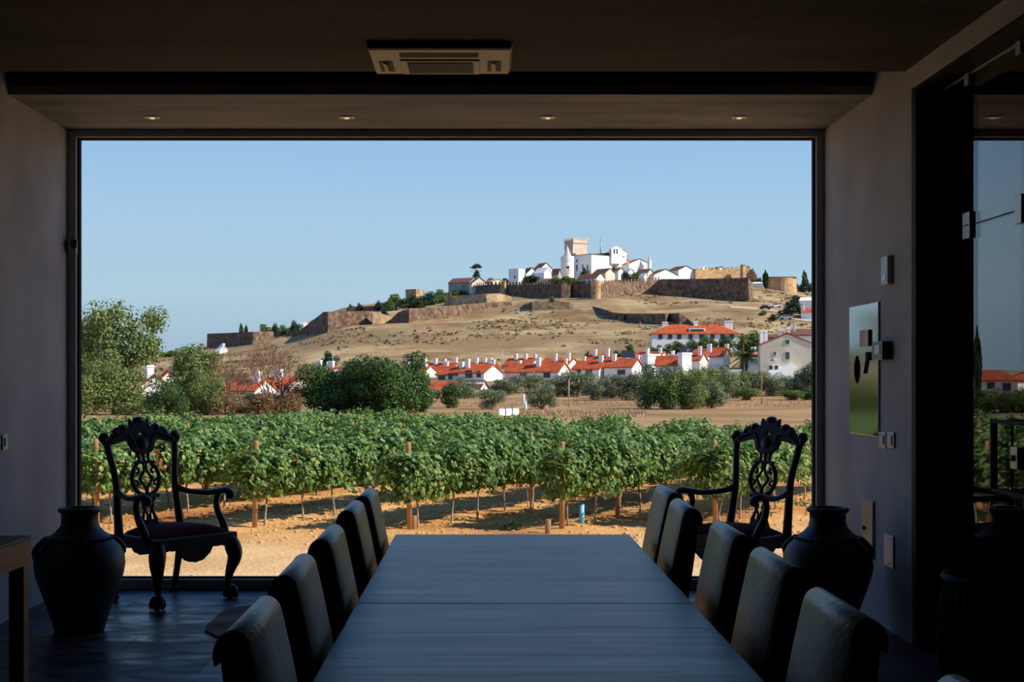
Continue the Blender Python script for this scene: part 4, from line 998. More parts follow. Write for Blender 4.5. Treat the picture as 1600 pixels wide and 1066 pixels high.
# ================================================================== BUILDINGS
def local(e_loc, phi):
    u = Vector((-math.cos(phi), math.sin(phi), 0)); v = Vector((math.sin(phi), math.cos(phi), 0)); return u, v
def house(name, cat, label, xc, d, w, dep, ye, yr, phi=30, wall='white_wall', roof='tiles', kind='gable', chims=(), wins=(), ov=.25, group=None, wm='glass_dark', base=None, cap='white_wall'):
    """near corner at column xc and depth d; the eaves front runs w metres to the left and back, the gable side runs dep metres right and back"""
    ph = math.radians(phi); X = (xc-VX)*d/F; z0 = ground_z(X, d) if base is None else base
    ze = EYE+(VY-ye)*d/F; zr = EYE+(VY-yr)*d/F if yr is not None else ze
    z0 = min(z0, ze-2.0)
    loc = Vector((X, d, z0)); he = ze-z0; hr = zr-z0
    u, v = local(loc, ph); Z = Vector((0,0,1)); sink = -3
    e = empty(name, loc); tag(e, label, cat, group)
    P = lambda a, b_, z: u*a+v*b_+Z*z
    wb = MB()
    if kind == 'gable':
        wb.prism([P(0,0,sink), P(0,dep,sink), P(0,dep,he), P(0,dep/2,hr-.12), P(0,0,he)], u*w)
    else: wb.obox(P(0,0,sink), u*w, v*dep, Z*(he-sink))
    wl = wb.build('walls', M[wall], e, fix=True)
    if kind == 'gable':
        rb = MB(); t = .18
        sl = (hr-he)/(dep/2)
        rb.prism([P(-ov,-ov,he-ov*sl), P(-ov,dep/2,hr), P(-ov,dep+ov,he-ov*sl), P(-ov,dep+ov,he-ov*sl+t), P(-ov,dep/2,hr+t), P(-ov,-ov,he-ov*sl+t)], u*(w+2*ov))
        rb.build('roof', M[roof], e, fix=True)
    elif kind == 'hip':
        rb = MB(); o = ov; q = dep/2*.95
        A = [P(-o,-o,he), P(w+o,-o,he), P(w+o,dep+o,he), P(-o,dep+o,he), P(q,dep/2,hr), P(w-q,dep/2,hr)]
        A2 = [a-Z*.2 for a in A[:4]]
        rb.add(A+A2, [(0,1,5,4),(1,2,5),(2,3,4,5),(3,0,4),(6,7,1,0),(7,8,2,1),(8,9,3,2),(9,6,0,3),(9,8,7,6)])
        rb.build('roof', M[roof], e, fix=True)
    elif kind == 'shed':
        rb = MB(); rb.prism([P(-ov,-ov,he), P(-ov,dep+ov,hr), P(-ov,dep+ov,hr+.18), P(-ov,-ov,he+.18)], u*(w+2*ov)); rb.build('roof', M[roof], e, fix=True)
    else:
        rb = MB(); 
        rb.obox(P(-.1,-.1,he), u*(w+.2), v*.3, Z*.35); rb.obox(P(-.1,dep-.2,he), u*(w+.2), v*.3, Z*.35); rb.obox(P(-.1,.2,he), u*.3, v*(dep-.4), Z*.35); rb.obox(P(w-.2,.2,he), u*.3, v*(dep-.4), Z*.35); rb.obox(P(0,0,he), u*w, v*dep, Z*.1)
        rb.build('parapet', M[wall], e)
    for cx, cy, cw, ch in chims:   # position along front, along gable, width, height above ridge
        if name == 'terrace_house': cw *= .62; ch *= .75
        cb = MB(); zb = he; zt = hr+ch
        cb.obox(P(cx-cw/2, cy-cw/2*.8, zb), u*cw, v*cw*.8, Z*(zt-zb)); c_ = cb.build('chimney', M[cap], e)
        cb = MB(); cb.obox(P(cx-cw/2-.08, cy-cw/2*.8-.08, zt), u*(cw+.16), v*(cw*.8+.16), Z*.16); cb.obox(P(cx-cw/2, cy-cw/2*.8, zt+.16), u*cw, v*cw*.8, Z*.12); cb.build('chimney_cap', M[cap], c_)
    for side, a, z, ww, wh in wins:   # side 'f' front, 'g' gable; centre a along, z above corner base
        fb = MB()
        if side == 'f': fb.obox(P(a-ww/2,-.06,z-wh/2), u*ww, v*.07, Z*wh)
        else: fb.obox(P(-.06,a-ww/2,z-wh/2), u*.07, v*ww, Z*wh)
        wo = fb.build('window', M['cream_wall'] if wm != 'glass_dark' else M['grey_wall'], e)
        fb = MB(); m_ = .09
        if side == 'f': fb.obox(P(a-ww/2+m_,-.09,z-wh/2+m_), u*(ww-2*m_), v*.05, Z*(wh-2*m_))
        else: fb.obox(P(-.09,a-ww/2+m_,z-wh/2+m_), u*.05, v*(ww-2*m_), Z*(wh-2*m_))
        fb.build('pane' if wm == 'glass_dark' else 'shutter', M[wm], wo)
    return e
def H(label, xl, xc, xr, ye, yr, d, **k):
    ph = math.radians(k.get('phi', 30)); m = d/F
    w = (xc-xl)*m/math.cos(ph); dep = (xr-xc)*m/math.sin(ph)
    return house(k.pop('name', 'terrace_house'), k.pop('cat', 'house'), label, xc, d, w, dep, ye, yr, **k)
c1 = ((1.2,1.6,.9,.9),)
GW = 'white houses of the village'
H('white house with a short red roof just above the terracotta garage', 681, 716, 740, 586, 573, 236, chims=((.5,2.0,1.1,.8),(4.6,3.6,1,.9)), wins=(('f',1.6,1.8,.9,1.2),('f',3.4,1.4,1.5,1.5)), group=GW)
H('red roofed house with two chimneys next to the pergola', 716, 756, 786, 583, 570, 232, chims=((4.3,1.8,1.1,1.0),(.5,4.2,.9,.9)), wins=(('f',1.0,1.8,.9,1.2),('f',3.0,1.8,1.5,1.4)), group=GW)
H('red roofed house with a twin chimney, behind the silvery olives', 789, 833, 860, 582, 569, 238, chims=((.3,2.4,1.0,1.2),(4.6,3.4,1,.6)), wins=(('f',2.0,1.5,1.4,1.2),), group=GW)
H('red roofed house with bright white gable in the middle of the terrace', 834, 872, 894, 581, 567, 236, chims=((.3,3.6,.8,.7),(4.6,1.4,1.1,.9)), wins=(('f',2.2,1.5,1.4,1.2),), group=GW)
H('red roofed house with chimney and cast shadow behind the grey pole', 896, 936, 960, 577, 565, 240, chims=((.6,2.2,1.1,1.1),(4.5,3.2,.9,1.0)), wins=(('f',2.0,1.4,1.4,1.4),('f',4.0,1.4,.8,1.2)), group=GW)
H('red roofed house with bright gable before the blank white wall', 946, 987, 1009, 574, 561, 238, chims=((4.2,1.8,1.1,.9),(.4,3.6,.9,.6)), wins=(('f',2.0,1.2,1.6,1.0),), group=GW)
H('tall blank white house wall between two red roofs', 1004, 1012, 1034, 556, None, 246, kind='flat', phi=48, chims=((1.0,1.2,.8,1.4),), group=GW)
H('small red roof low between blank white walls', 1026, 1062, 1072, 571, 557, 242, phi=20, chims=(), group=GW)
H('white stepped house with round satellite dish, beyond the small red roof', 1060, 1066, 1083, 554, None, 240, kind='flat', phi=48, wins=(('g',1.6,4.5,.7,.8),), group=GW)
H('white gabled house with narrow red roof beyond the dish', 1080, 1093, 1110, 563, 552, 246, chims=((.4,1.2,.9,1.4),), group=GW)
H('red roofed house with bright gable nearest the palm', 1110, 1129, 1147, 557, 544, 262, chims=((.3,3.2,1,.8),(3.0,1.0,1,.8)), group=GW)
H('back row house with red roof above the garage house', 662, 704, 722, 580, 568, 268, chims=((4.8,2,1.0,1.0),(.6,3,1,1.2),(2.6,2,.9,.9)), group=GW)
H('back row house with dark red roof and three chimneys', 724, 764, 784, 580, 567, 268, chims=((.8,2,1,.9),(2.4,2.6,.9,.9),(4,2,1,1)), group=GW)
H('back row house with wide red roof below the hill track', 786, 828, 850, 572, 560, 288, chims=((4.8,2.5,1,1.0),(2.4,2.5,1.0,1.0),(.4,3,1,.8)), group=GW)
H('back row house with red roof left of the tallest chimneys', 842, 884, 912, 574, 560, 282, chims=((.6,2.6,1.0,1.2),(3.4,2,1,1)), group=GW)
H('back row house with the two tallest chimneys of the terrace', 914, 950, 972, 566, 554, 284, chims=((4.2,2.4,1.2,1.2),(1.0,2,1.2,1.4)), group=GW)
H('back row house with pale terrace and grey solar panels', 966, 1004, 1026, 563, None, 286, kind='flat', chims=((.6,1.6,1,1.2),(4.4,2,1.0,1.2)), group=GW)
H('back row house with red roof beyond the solar panels', 990, 1030, 1050, 560, 550, 292, chims=((.6,2,1,1),(3.6,2.2,1,.8)), group=GW)
H('back row white house with blue-grey flat top below the manor', 1040, 1078, 1100, 556, None, 296, kind='flat', chims=((.6,2,1,1.2),(2.6,2,1,1.0),(4.6,1.5,1,1.2)), group=GW)
H('back row house with red roof between manor and palm', 1082, 1106, 1128, 553, 546, 298, chims=((.6,2,1,1),), group=GW)
# solar panels
for i, (x, y, lb) in enumerate(((982,557,'grey solar panel tilted on the pale terrace below the hill'),(1073,553,'grey solar panel on the flat white house below the manor'))):
    d = 284; p = W(x, y, d); b = MB(); b.obox((p.x-1.4,p.y,p.z-.3),(2.8,0,0),(0,1.2,1.5),(0,-.08,.06)); o = b.build('solar_panel', M['glass_dark'], origin=(p.x,p.y,p.z)); tag(o, lb, 'solar panel', 'rooftop solar panels')
# terracotta garage and pergola house
H('low house with long weathered terracotta roof beside the big dark tree', 658, 706, 722, 614, 598, 190, name='low_house', phi=18, roof='tiles', chims=())
H('low white building with pergola between garage and terrace', 722, 749, 764, 608, 596, 196, name='pergola_house', phi=35, roof='oldtile')
b = MB(); p = W(741, 598, 194)
for k in range(7): b.box(p.x-1.2+k*.4, p.x-1.05+k*.4, p.y, p.y+1.6, p.z, p.z+.15)
b.box(p.x-1.4,p.x+1.6,p.y,p.y+.15,p.z-.2,p.z); b.box(p.x-1.4,p.x-1.2,p.y,p.y+.2,p.z-2.2,p.z-.2); b.box(p.x+1.4,p.x+1.6,p.y,p.y+.2,p.z-2.2,p.z-.2)
tag(b.build('pergola', M['white_wall'], origin=(p.x,p.y,p.z-2.2)), 'white slatted pergola in front of the pergola house', 'pergola')
# houses glimpsed behind the trees of the left side
H('white gabled house with orange roof behind the tall light tree', 205, 222, 258, 603, 586, 170, name='village_house', phi=62, chims=((1.0,1.2,1.1,1.0),))
H('white house with a single sloped roof behind the leafy tree', 232, 240, 284, 604, 580, 176, name='village_house', phi=66)
H('orange roofed white house behind the leafless trees', 344, 398, 424, 611, 594, 180, name='village_house', phi=25, chims=((1,2,1,.9),), wins=(('f',2,1.4,.9,1.2),))
H('white house with grey shaded front behind the leafless tree', 404, 452, 480, 602, 590, 186, name='village_house', phi=25, chims=((3,2,1,.9),), wins=(('f',2,1.8,.9,1.2),))
H('low terracotta roofed shed between leafless tree and big dark tree', 448, 476, 492, 622, 611, 170, name='shed', cat='shed', phi=25)
H('white house with orange roof peeping over the big dark tree', 484, 516, 532, 584, 574, 250, name='village_house', phi=25, chims=((1,2,1,.9),(3.6,2,.8,1.1)))
H('orange roofed house at the far side of the big dark tree', 622, 660, 684, 584, 572, 250, name='village_house', phi=28, chims=((4.5,2,1,1.2),(1,2.4,1,1.4)))
# manor
H('long white manor with a hipped red roof below the bastions', 1021, 1155, 1186, 521, 507, 322, name='manor', phi=8, kind='hip', chims=((19.6,3.2,1.5,.5),(9.6,3.2,1.2,.6),(1.9,3.2,1.8,.9)), wins=[('f',a,ze,1.1,1.9) for ze in (4.4,) for a in (1.6,4.2,7.0,9.6,12.0,14.5,16.8,19.0)], ov=.35) if 0 else None
phm = math.radians(4)
dm = 322; wM = (1155-1021)*dm/F/math.cos(phm)
e = house('manor', 'manor', 'long white manor with a hipped red roof below the bastions', 1154, dm, wM, 9.0, 521, 506, phi=4, kind='hip', chims=((17.2,4.5,1.3,.4),(9.8,4.2,1.0,.5),(1.9,4.5,2.0,.6)), wins=[('f',a,5.0,1.1,1.6) for a in (1.6,3.8,6.2,8.8,11.4,14.1,16.3,18.6)], ov=.35, base=6.4)
p = W(1089.5, 518, 323.2); b = MB()
b.box(-1.9,1.9,.2,2.6,-.1,.75); o = b.build('dormer', M['white_wall'], e); o.location = Vector(p)-e.location
b = MB(); b.box(-1.6,1.6,.12,.2,.0,.55); o2 = b.build('dormer_opening', M['glass_dark'], o)
# cream gabled house at the right
dh = 215; ph = 99
e = house('gabled_house', 'house', 'large cream white gabled house with green shutters at the window edge', 1188, dh, 9.0, 8.4, 539, 521, phi=ph, wall='cream_wall', roof='tiles', chims=((1.5,3.2,.75,.35),(1.5,4.4,.8,.65)), wins=(('g',4.25,4.86,.8,.8),('g',4.25,2.66,.8,1.3),('g',2.3,3.0,.45,.75)), ov=.12, wm='green_paint', base=EYE+(VY-582)*dh/F)
e2 = house('double_chimney', 'chimney', 'pair of tall white chimneys beside the cream gabled house', 1190, 219, .6, .6, 519, None, phi=10, kind='flat')
for kk, xx in enumerate((1194.5,)):
    pass
p = W(1189, 540, 216)
e2b = MB(); e2b.box(-.1,.45,0,.6,-3,2.15); e2b.box(.55,1.1,0,.6,-3,2.1); e2b.box(-.15,.5,-.05,.65,2.15,2.25); e2b.box(.5,1.15,-.05,.65,2.1,2.2)
bpy.data.objects.remove(e2.children[0]); 
for ch in list(e2.children): bpy.data.objects.remove(ch)
e2.location = p; cs = e2b.build('stacks', M['white_wall'], e2)
b = MB(); b.box(0,.35,.1,.5,2.25,2.4); b.box(.65,1.0,.1,.5,2.2,2.35); b.build('vents', M['white_wall'], e2)
po = W(1205, 583, 212.5); pe = empty('porch', po); tag(pe, 'white porch with a sloping roof at the foot of the cream gabled house', 'porch')
b = MB(); b.prism([(0,0,.1),(3.3,0,1.55),(4.2,0,1.0),(4.2,0,-.9),(0,0,-.9)], (0,2.0,0)); b.build('porch_roof', M['white_wall'], pe, fix=True)
b = MB(); b.box(-.2,1.4,.9,1.9,.0,1.35); pf = b.build('porch_room', M['white_wall'], pe)
for xx in (-.12, .75):
    b = MB(); b.box(xx,xx+.55,.86,.92,.55,1.2); b.build('opening', M['glass_dark'], pf)
b = MB(); b.lathe([(.02,2.35),(.3,2.25),(.62,1.95),(.58,1.9),(.02,2.2)], (.45,.3,0), 12); o = b.build('parasol', M['grey_wall']); o.location = po; tag(o, 'closed-looking grey parasol over the porch of the cream house', 'parasol')
b = MB(); b.tube([(.45,.3,0),(.45,.3,2.3)], .03, 6); b.build('pole', M['white_metal'], o)
H('red roofed white house behind the cream gable', 1238, 1274, 1296, 524, 514, 240, name='village_house', phi=20, roof='oldtile', chims=((4.0,2,.4,.9),))
H('low dark roofed outbuilding behind the twin chimneys', 1198, 1222, 1240, 528, 523, 232, name='outbuilding', cat='outbuilding', phi=20, roof='oldtile', wall='grey_wall')
H('small red roofed house half hidden behind the palm', 1158, 1184, 1200, 557, 551, 240, name='village_house', phi=25, chims=((1.2,1.6,.8,.8),))
H('low white garden wall among the olive trees under the palm', 1141, 1158, 1166, 581, None, 205, name='garden_wall', cat='wall', phi=10, kind='flat', wall='white_wall')
# upper right hillside houses
H('small white house with brown roof high at the window edge', 1251, 1270, 1285, 470, 464, 470, name='village_house', phi=20, roof='white_wall')
H('white house beside the dark tree on the upper track', 1253, 1268, 1286, 488, 481, 430, name='village_house', phi=20, roof='tiles', chims=((3,2,1,.5),))
# low village on the far left horizon
H('white house roof below the lowest bastion', 336, 343, 354, 549, 540, 480, name='village_house', phi=40, roof='white_wall', chims=((.5,2,1,.5),))
H('pale far-off house on the horizon between the trees', 246, 256, 262, 558, 555, 560, name='village_house', phi=40, roof='oldtile')
# reflected part of the surroundings: seen only in the glass partition
def xm(x, d): return VX+(4.78+((1514-x)-VX)*d/F)*F/d   # image column of a point that the glass shows at column x
H('wide house with hipped red roof, seen only mirrored in the glass partition', xm(1596,190), xm(1528,190), xm(1520,190), 594, 578, 190, name='village_house', phi=12, kind='hip', wins=(('f',2.,1.2,1.2,1.0),('f',4.5,1.0,1.4,1.2)), ov=.4)
H('second red roofed house, mirrored beside the wide one in the glass', xm(1640,200), xm(1600,200), xm(1590,200), 594, 580, 200, name='village_house', phi=12, kind='hip', ov=.4, chims=((2,2,.8,.6),))
tree('cypress', 'tree', 'slender cypress mirrored in the glass partition', 'cypress', xm(1527,150), 618, 516, 12, 150, .02)
for i, x in enumerate((1530, 1552, 1575, 1598, 1620)):
    tree('leafy_tree', 'tree', 'low tree behind the vines mirrored in the glass, %s from the column' % ('first','second','third','fourth','fifth')[i], 'shrubby' if i % 2 else 'dark', xm(x,98), 652, 606+(i*7) % 5, 42, 98, .03)

# ================================================================== FORTRESS
def wall_run(name, cat, label, pts, mt='stone', thick=3.0, batter=.16, battlement=False, group=None):
    """pts: (column, top row, base row, extra depth)"""
    front = []; 
    for x, yt, yb, dd in pts:
        d = gd(x, yb)+dd; front.append((x, d, (x-VX)*d/F, EYE+(VY-yt)*d/F, ground_z((x-VX)*d/F, d)))
    loc = (front[len(front)//2][2], front[len(front)//2][1], front[len(front)//2][4])
    vs = []; fs = []
    for x, d, X, zt, zg in front:
        zb = min(zg, zt-1)-6; h = zt-zb
        vs += [(X, d-batter*h*.5, zb), (X, d+batter*h*.5, zt), (X, d+batter*h*.5+thick, zt), (X, d+thick+batter*h*.5, zb)]
    n = len(front)
    for i in range(n-1):
        a = i*4; c = a+4
        fs += [(a, c, c+1, a+1), (a+1, c+1, c+2, a+2), (a+2, c+2, c+3, a+3), (a+3, c+3, c, a)]
    fs += [(0,1,2,3), tuple(reversed([(n-1)*4+i for i in range(4)]))]
    b = MB(); b.add(vs, fs); o = b.build(name, M[mt], origin=loc, fix=True); tag(o, label, cat, group)
    if battlement:
        b = MB()
        for i in range(n-1):
            p = Vector(vs[i*4+1]); q = Vector(vs[i*4+5]); L = (q-p).length; m = max(1, int(L/2.2))
            for k in range(m):
                s = p.lerp(q, (k+.2)/m); t = p.lerp(q, (k+.72)/m); dv = t-s
                b.obox(s-Vector((0,0,.3)), (dv.x,dv.y,dv.z), (0,.6,0), (0,0,1.4))
        c = b.build('battlement', M[mt], origin=loc); c.parent = o; c.location = (0,0,0); c['kind'] = 'stuff'
    return o
FW = 'stone ramparts on the hillside'
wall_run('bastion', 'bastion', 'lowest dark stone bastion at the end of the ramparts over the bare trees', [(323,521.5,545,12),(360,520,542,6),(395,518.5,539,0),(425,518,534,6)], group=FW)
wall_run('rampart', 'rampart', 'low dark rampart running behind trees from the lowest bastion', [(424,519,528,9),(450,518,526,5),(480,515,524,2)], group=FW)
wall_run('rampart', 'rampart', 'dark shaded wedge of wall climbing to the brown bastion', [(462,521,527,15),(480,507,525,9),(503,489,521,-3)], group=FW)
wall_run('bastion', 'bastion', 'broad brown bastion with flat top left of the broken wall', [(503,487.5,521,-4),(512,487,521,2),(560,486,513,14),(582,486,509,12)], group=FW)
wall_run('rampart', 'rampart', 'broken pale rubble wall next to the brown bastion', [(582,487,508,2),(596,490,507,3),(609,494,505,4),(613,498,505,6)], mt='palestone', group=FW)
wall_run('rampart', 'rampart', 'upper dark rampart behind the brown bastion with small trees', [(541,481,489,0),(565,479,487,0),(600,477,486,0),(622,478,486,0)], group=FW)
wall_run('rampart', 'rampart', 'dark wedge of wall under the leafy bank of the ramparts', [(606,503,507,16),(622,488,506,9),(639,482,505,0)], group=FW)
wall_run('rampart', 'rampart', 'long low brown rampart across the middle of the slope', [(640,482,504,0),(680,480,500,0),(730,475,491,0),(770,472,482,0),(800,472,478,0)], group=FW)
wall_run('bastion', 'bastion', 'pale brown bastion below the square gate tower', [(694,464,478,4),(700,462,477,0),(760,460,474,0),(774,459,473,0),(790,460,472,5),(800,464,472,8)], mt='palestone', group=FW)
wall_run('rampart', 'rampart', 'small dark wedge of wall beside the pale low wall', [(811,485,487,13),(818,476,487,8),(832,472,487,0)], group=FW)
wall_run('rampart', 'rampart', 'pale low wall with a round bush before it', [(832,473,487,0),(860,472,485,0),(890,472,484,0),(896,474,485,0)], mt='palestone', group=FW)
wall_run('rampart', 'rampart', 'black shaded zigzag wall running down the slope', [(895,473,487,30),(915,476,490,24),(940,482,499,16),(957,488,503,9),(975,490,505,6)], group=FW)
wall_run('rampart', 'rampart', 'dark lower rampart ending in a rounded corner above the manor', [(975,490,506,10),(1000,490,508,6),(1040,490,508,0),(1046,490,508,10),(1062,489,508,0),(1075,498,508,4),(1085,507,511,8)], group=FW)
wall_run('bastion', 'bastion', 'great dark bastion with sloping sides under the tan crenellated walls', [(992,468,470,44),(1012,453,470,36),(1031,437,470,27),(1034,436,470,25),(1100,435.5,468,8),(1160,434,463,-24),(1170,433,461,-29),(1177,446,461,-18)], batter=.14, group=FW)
wall_run('curtain_wall', 'rampart', 'crenellated brown curtain wall between the stone house and gate tower', [(732,447,462,10),(760,445,460,5),(784,444,458,0)], battlement=True, group=FW)
wall_run('curtain_wall', 'rampart', 'crenellated brown curtain wall between gate tower and round tower', [(790,445,462,0),(840,444,464,0),(876,444,465,0),(877,444,465,-8),(891,444,465,-6),(892,444,465,0),(925,443,466,2)], battlement=True, group=FW)
wall_run('curtain_wall', 'rampart', 'crenellated curtain wall running from round tower to the great bastion', [(937,443,466,0),(970,441,461,0),(1000,439,458,0),(1032,437,455,0)], battlement=True, group=FW)
wall_run('curtain_wall', 'rampart', 'tan crenellated wall on the crest above the great bastion', [(1087,422,440,0),(1120,421,440,0),(1156,420,440,0)], mt='tanstone', battlement=True, group=FW)
wall_run('curtain_wall', 'rampart', 'tan wall dropping from the corner tower towards the cypress', [(1163,417,440,0),(1176,421,441,4),(1184,434,444,8)], mt='tanstone', battlement=True, group=FW)
def tower(name, label, xc, w, yt, yb, d=None, mt='palestone', n=20, cone=None, square=False, phi=30, cren=True, cat='tower'):
    if d is None: d = gd(xc, yb)
    X = (xc-VX)*d/F; z0 = EYE+(VY-yb)*d/F; zg = ground_z(X, d); zt = EYE+(VY-yt)*d/F; r = w*d/F/2
    z0 = min(z0, zg)
    e = empty(name, (X, d, z0)); tag(e, label, cat); h = zt-z0
    b = MB()
    if square:
        u, v = local(None, math.radians(phi)); s = r*1.45
        b.obox(-u*s/2-v*s/2+Vector((0,0,-4)), u*s, v*s, (0,0,h+4)); b.build('shaft', M[mt], e)
    else:
        b.lathe([(r*1.04,-4),(r,h*.75),(r*1.06,h*.78),(r*1.06,h),(.01,h)], n=n, smooth=False); b.build('shaft', M[mt], e)
    if cren:
        b = MB()
        if square:
            m = max(3, int(s/1.1))
            for k in range(m):
                for (o, dv, q) in ((-u*s/2-v*s/2, u, v),(-u*s/2+v*(s/2-.4), u, v),(-u*s/2-v*s/2, v, u),(u*(s/2-.4)-v*s/2, v, u)):
                    b.obox(o+dv*(s*(k+.2)/m)+Vector((0,0,h-.2)), dv*(s*.55/m), q*.4, (0,0,1.3))
        else:
            m = 12
            for k in range(m):
                a = 2*PI*k/m; ca, sa = math.cos(a), math.sin(a)
                b.obox(Vector((ca*(r-.5)+sa*.35, sa*(r-.5)-ca*.35, h-.2)), Vector((-sa,ca,0))*.8, Vector((ca,sa,0))*.5, (0,0,1.3))
        b.build('battlement', M[mt], e)['kind'] = 'stuff'
    if cone:
        b = MB(); zc = EYE+(VY-cone)*d/F-z0; b.lathe([(r*.62,h),(r*.55,h+.8),(.05,zc)], n=8, smooth=False); b.build('spire', M['marble'], e)
    return e
tower('round_tower', 'round stone tower standing out from the crenellated wall', 931, 15, 443, 467, mt='tanstone')
tower('gate_tower', 'pale square gate tower above the pale brown bastion', 787, 9, 443, 463, mt='tanstone', square=True)
tower('corner_tower', 'tan square corner tower at the end of the crest walls', 1161, 9, 417, 441, mt='tanstone', square=True, phi=60)
# keep with its bartizans
dk = 660; Xk = (896-VX)*dk/F
ke = empty('castle_keep', (Xk, dk, 44)); tag(ke, 'tall square castle keep with battlements above the white palace', 'tower')
u, v = local(None, math.radians(62)); s = 10.6; c0 = W(894.5, 398, dk)
top = EYE+(VY-377.5)*dk/F-44; O = Vector((c0.x-Xk, -5, 0))
b = MB(); b.obox(O+Vector((0,0,-3)), u*7.5, v*8.2, (0,0,top+3)); b.build('shaft', M['marble'], ke)
b = MB()
for (st, dv, q, L) in ((O-u*.3-v*.3, u, v, 8.1),(O-u*.3-v*.3, v, u, 8.8),(O+u*7.3-v*.3, v, u, 8.8),(O-u*.3+v*8.0, u, v, 8.1)):
    b.obox(st+Vector((0,0,top-1.2)), dv*L, q*.5, (0,0,1.6)); m = 9
    for k in range(m): b.obox(st+dv*(L*(k+.15)/m)+Vector((0,0,top+.4)), dv*(L*.55/m), q*.5, (0,0,1.1))
b.build('battlement', M['marble'], ke)['kind'] = 'stuff'
for a_, b_, z in ((7.5,3.0,top-5.0),(-.2,.2,top-6.5),(3.2,-1.0,top-4.6)):
    b = MB(); p = O+u*a_+v*b_; b.obox(p-u*1.3-v*1.3+Vector((0,0,z)), u*2.6, v*2.6, (0,0,2.6)); b.build('bartizan', M['marble'], ke)
    
tower('chapel_tower', 'white round turret with pointed stone spire before the keep', 886.5, 20, 401, 430, 640, mt='white_wall', cone=384, cren=False)
b = MB(); p = W(887, 420, 636.6); b.box(-.9,.9,-.25,.3,-2.2,1.0); b.tube([(0,-.25,1.0),(0,.3,1.0)], .9, 12, smooth=False); o = b.build('arched_window', M['cream_wall'], origin=(0,0,0)); o.parent = [x for x in C.objects if x.name.startswith('chapel_tower')][0]; o.location = p-o.parent.location
# white palace: corner at x=924
e = house('palace', 'palace', 'big white palace block with low brown roof beside the keep', 924, 640, 11.5, 23, 396.5, 393, phi=48, roof='oldtile', kind='hip', base=46, wins=(('f',2.6,8.0,.9,2.6),('f',5.6,8.4,.7,2.6),('f',9.6,8.2,.9,3.0),('f',9.6,11.6,.8,1.4)), ov=.4)
for ch in e.children: pass
house('belfry', 'church', 'white bell gable with two arches on top of the palace', 955.5, 648, 2.0, 6.4, 389, 384.5, phi=62, base=EYE+(VY-402)*648/F, roof='white_wall', wins=(('g',1.6,2.9,.8,2.4),('g',3.2,2.9,.8,2.4)), ov=.1, chims=())
house('church', 'church', 'grey roofed church nave rising behind the bell gable', 959, 668, 8.5, 8, 394, 387.5, phi=65, base=58, roof='grey_wall', ov=.2, wall='white_wall')
b = MB(); p = W(938.5, 394, 652); b.tube([(0,0,-2),(0,0,5.2)], .32, 6); b.tube([(0,0,5.2),(0,0,8.2)], .10, 5); o = b.build('antenna_mast', M['grey_metal'], origin=(0,0,0)); o.location = p; tag(o, 'thin grey antenna mast between keep and bell gable', 'antenna')
H('white chapel with red roof strip to the side of the palace', 974, 982, 1019, 412, 404, 645, name='chapel', cat='church', phi=70, chims=())
tower('chapel_turret', 'small white lantern turret at the end of the chapel', 1014.5, 6, 407, 420, 646, mt='white_wall', cone=397, cren=False)
b = MB(); p = W(981, 412, 640); b.box(-.5,.5,-.5,.5,-4,4.4); b.box(-.8,.8,-.7,.7,1.8,2.3); o = b.build('bell_pillar', M['cream_wall'], origin=(0,0,0)); o.location = p; tag(o, 'pale slender bell pillar at the near end of the chapel', 'pillar')
# houses on the crest: (label, xl, xc, xr, ye, yr, d, roof, wall)
CR = [
 ('grey walled house with brown roof at the start of the crest',700,733,748,441,433.5,610,'oldtile','grey_wall',(('f',3,3.5,.8,1),),35),
 ('cream gabled barn next to the grey walled house',733,737,762,443,433,604,'oldtile','cream_wall',(),66),
 ('low pale wall of a ruin right of the cream barn',758,768,790,440,436,628,'palestone','cream_wall',(),50),
 ('blocky grey house at the near end of the white quarter',795,810,821,421,None,618,'x','white_wall',(('f',2,4,.8,1.2),),35),
 ('white house with arched lit gable behind the bush',814,822,842,428,418,622,'oldtile','white_wall',(),62),
 ('white house with curved gable top before the round turret',834,844,864,420,410.5,630,'oldtile','white_wall',(),52),
 ('white house with sharply lit gable under the curved one',836,850,862,426,418,618,'white_wall','white_wall',(),45),
 ('low pinkish house attached to the white houses',862,872,878,428,420,626,'oldtile','grey_wall',(),40),
 ('low orange walled shed below the white houses',846,866,880,437,434,608,'tiles','cream_wall',(),30),
 ('brown roofed low house in front of the palace',904,932,946,434,427,596,'oldtile','white_wall',(('f',2.5,2.2,.7,.9),('f',4.6,2.2,.7,.9)),48),
 ('small cream house with brown roof below the palace corner',928,946,962,426,419,612,'oldtile','cream_wall',(('f',1.8,2,.7,1.2),),52),
 ('white house with low gable below the palace end',960,966,976,423,419,620,'oldtile','white_wall',(),50),
 ('white wall house under the chapel',976,982,992,425,420,612,'white_wall','white_wall',(),60),
 ('cream house with red-brown roof below the chapel turret',996,1012,1022,426,420,610,'oldtile','cream_wall',(),40),
 ('small white house low under the chapel by the trees',1000,1006,1013,432,427,600,'white_wall','white_wall',(),50),
 ('wide white gabled house on the crest by the green trees',1012,1022,1062,429,420,608,'oldtile','white_wall',(),68),
 ('white house with grey roof and chimney on the crest',1046,1060,1088,422,415,626,'oldtile','white_wall',(),60),
 ('white house behind the start of the tan wall',1084,1094,1112,421,416,650,'white_wall','white_wall',(),60),
 ('white house peeping over the middle of the tan wall',1112,1122,1136,421,416.5,652,'oldtile','white_wall',(),60),
 ('low stone building with flat roof above the leafy bank',633,650,662,453,None,614,'x','palestone',(),35),
 ('small white house by trees on the lower rampart',466,474,484,507,503,580,'white_wall','cream_wall',(),50),
 ('white wall beside the cypress at the hill end',1178,1194,1204,443,440,600,'white_wall','white_wall',(),20),
]
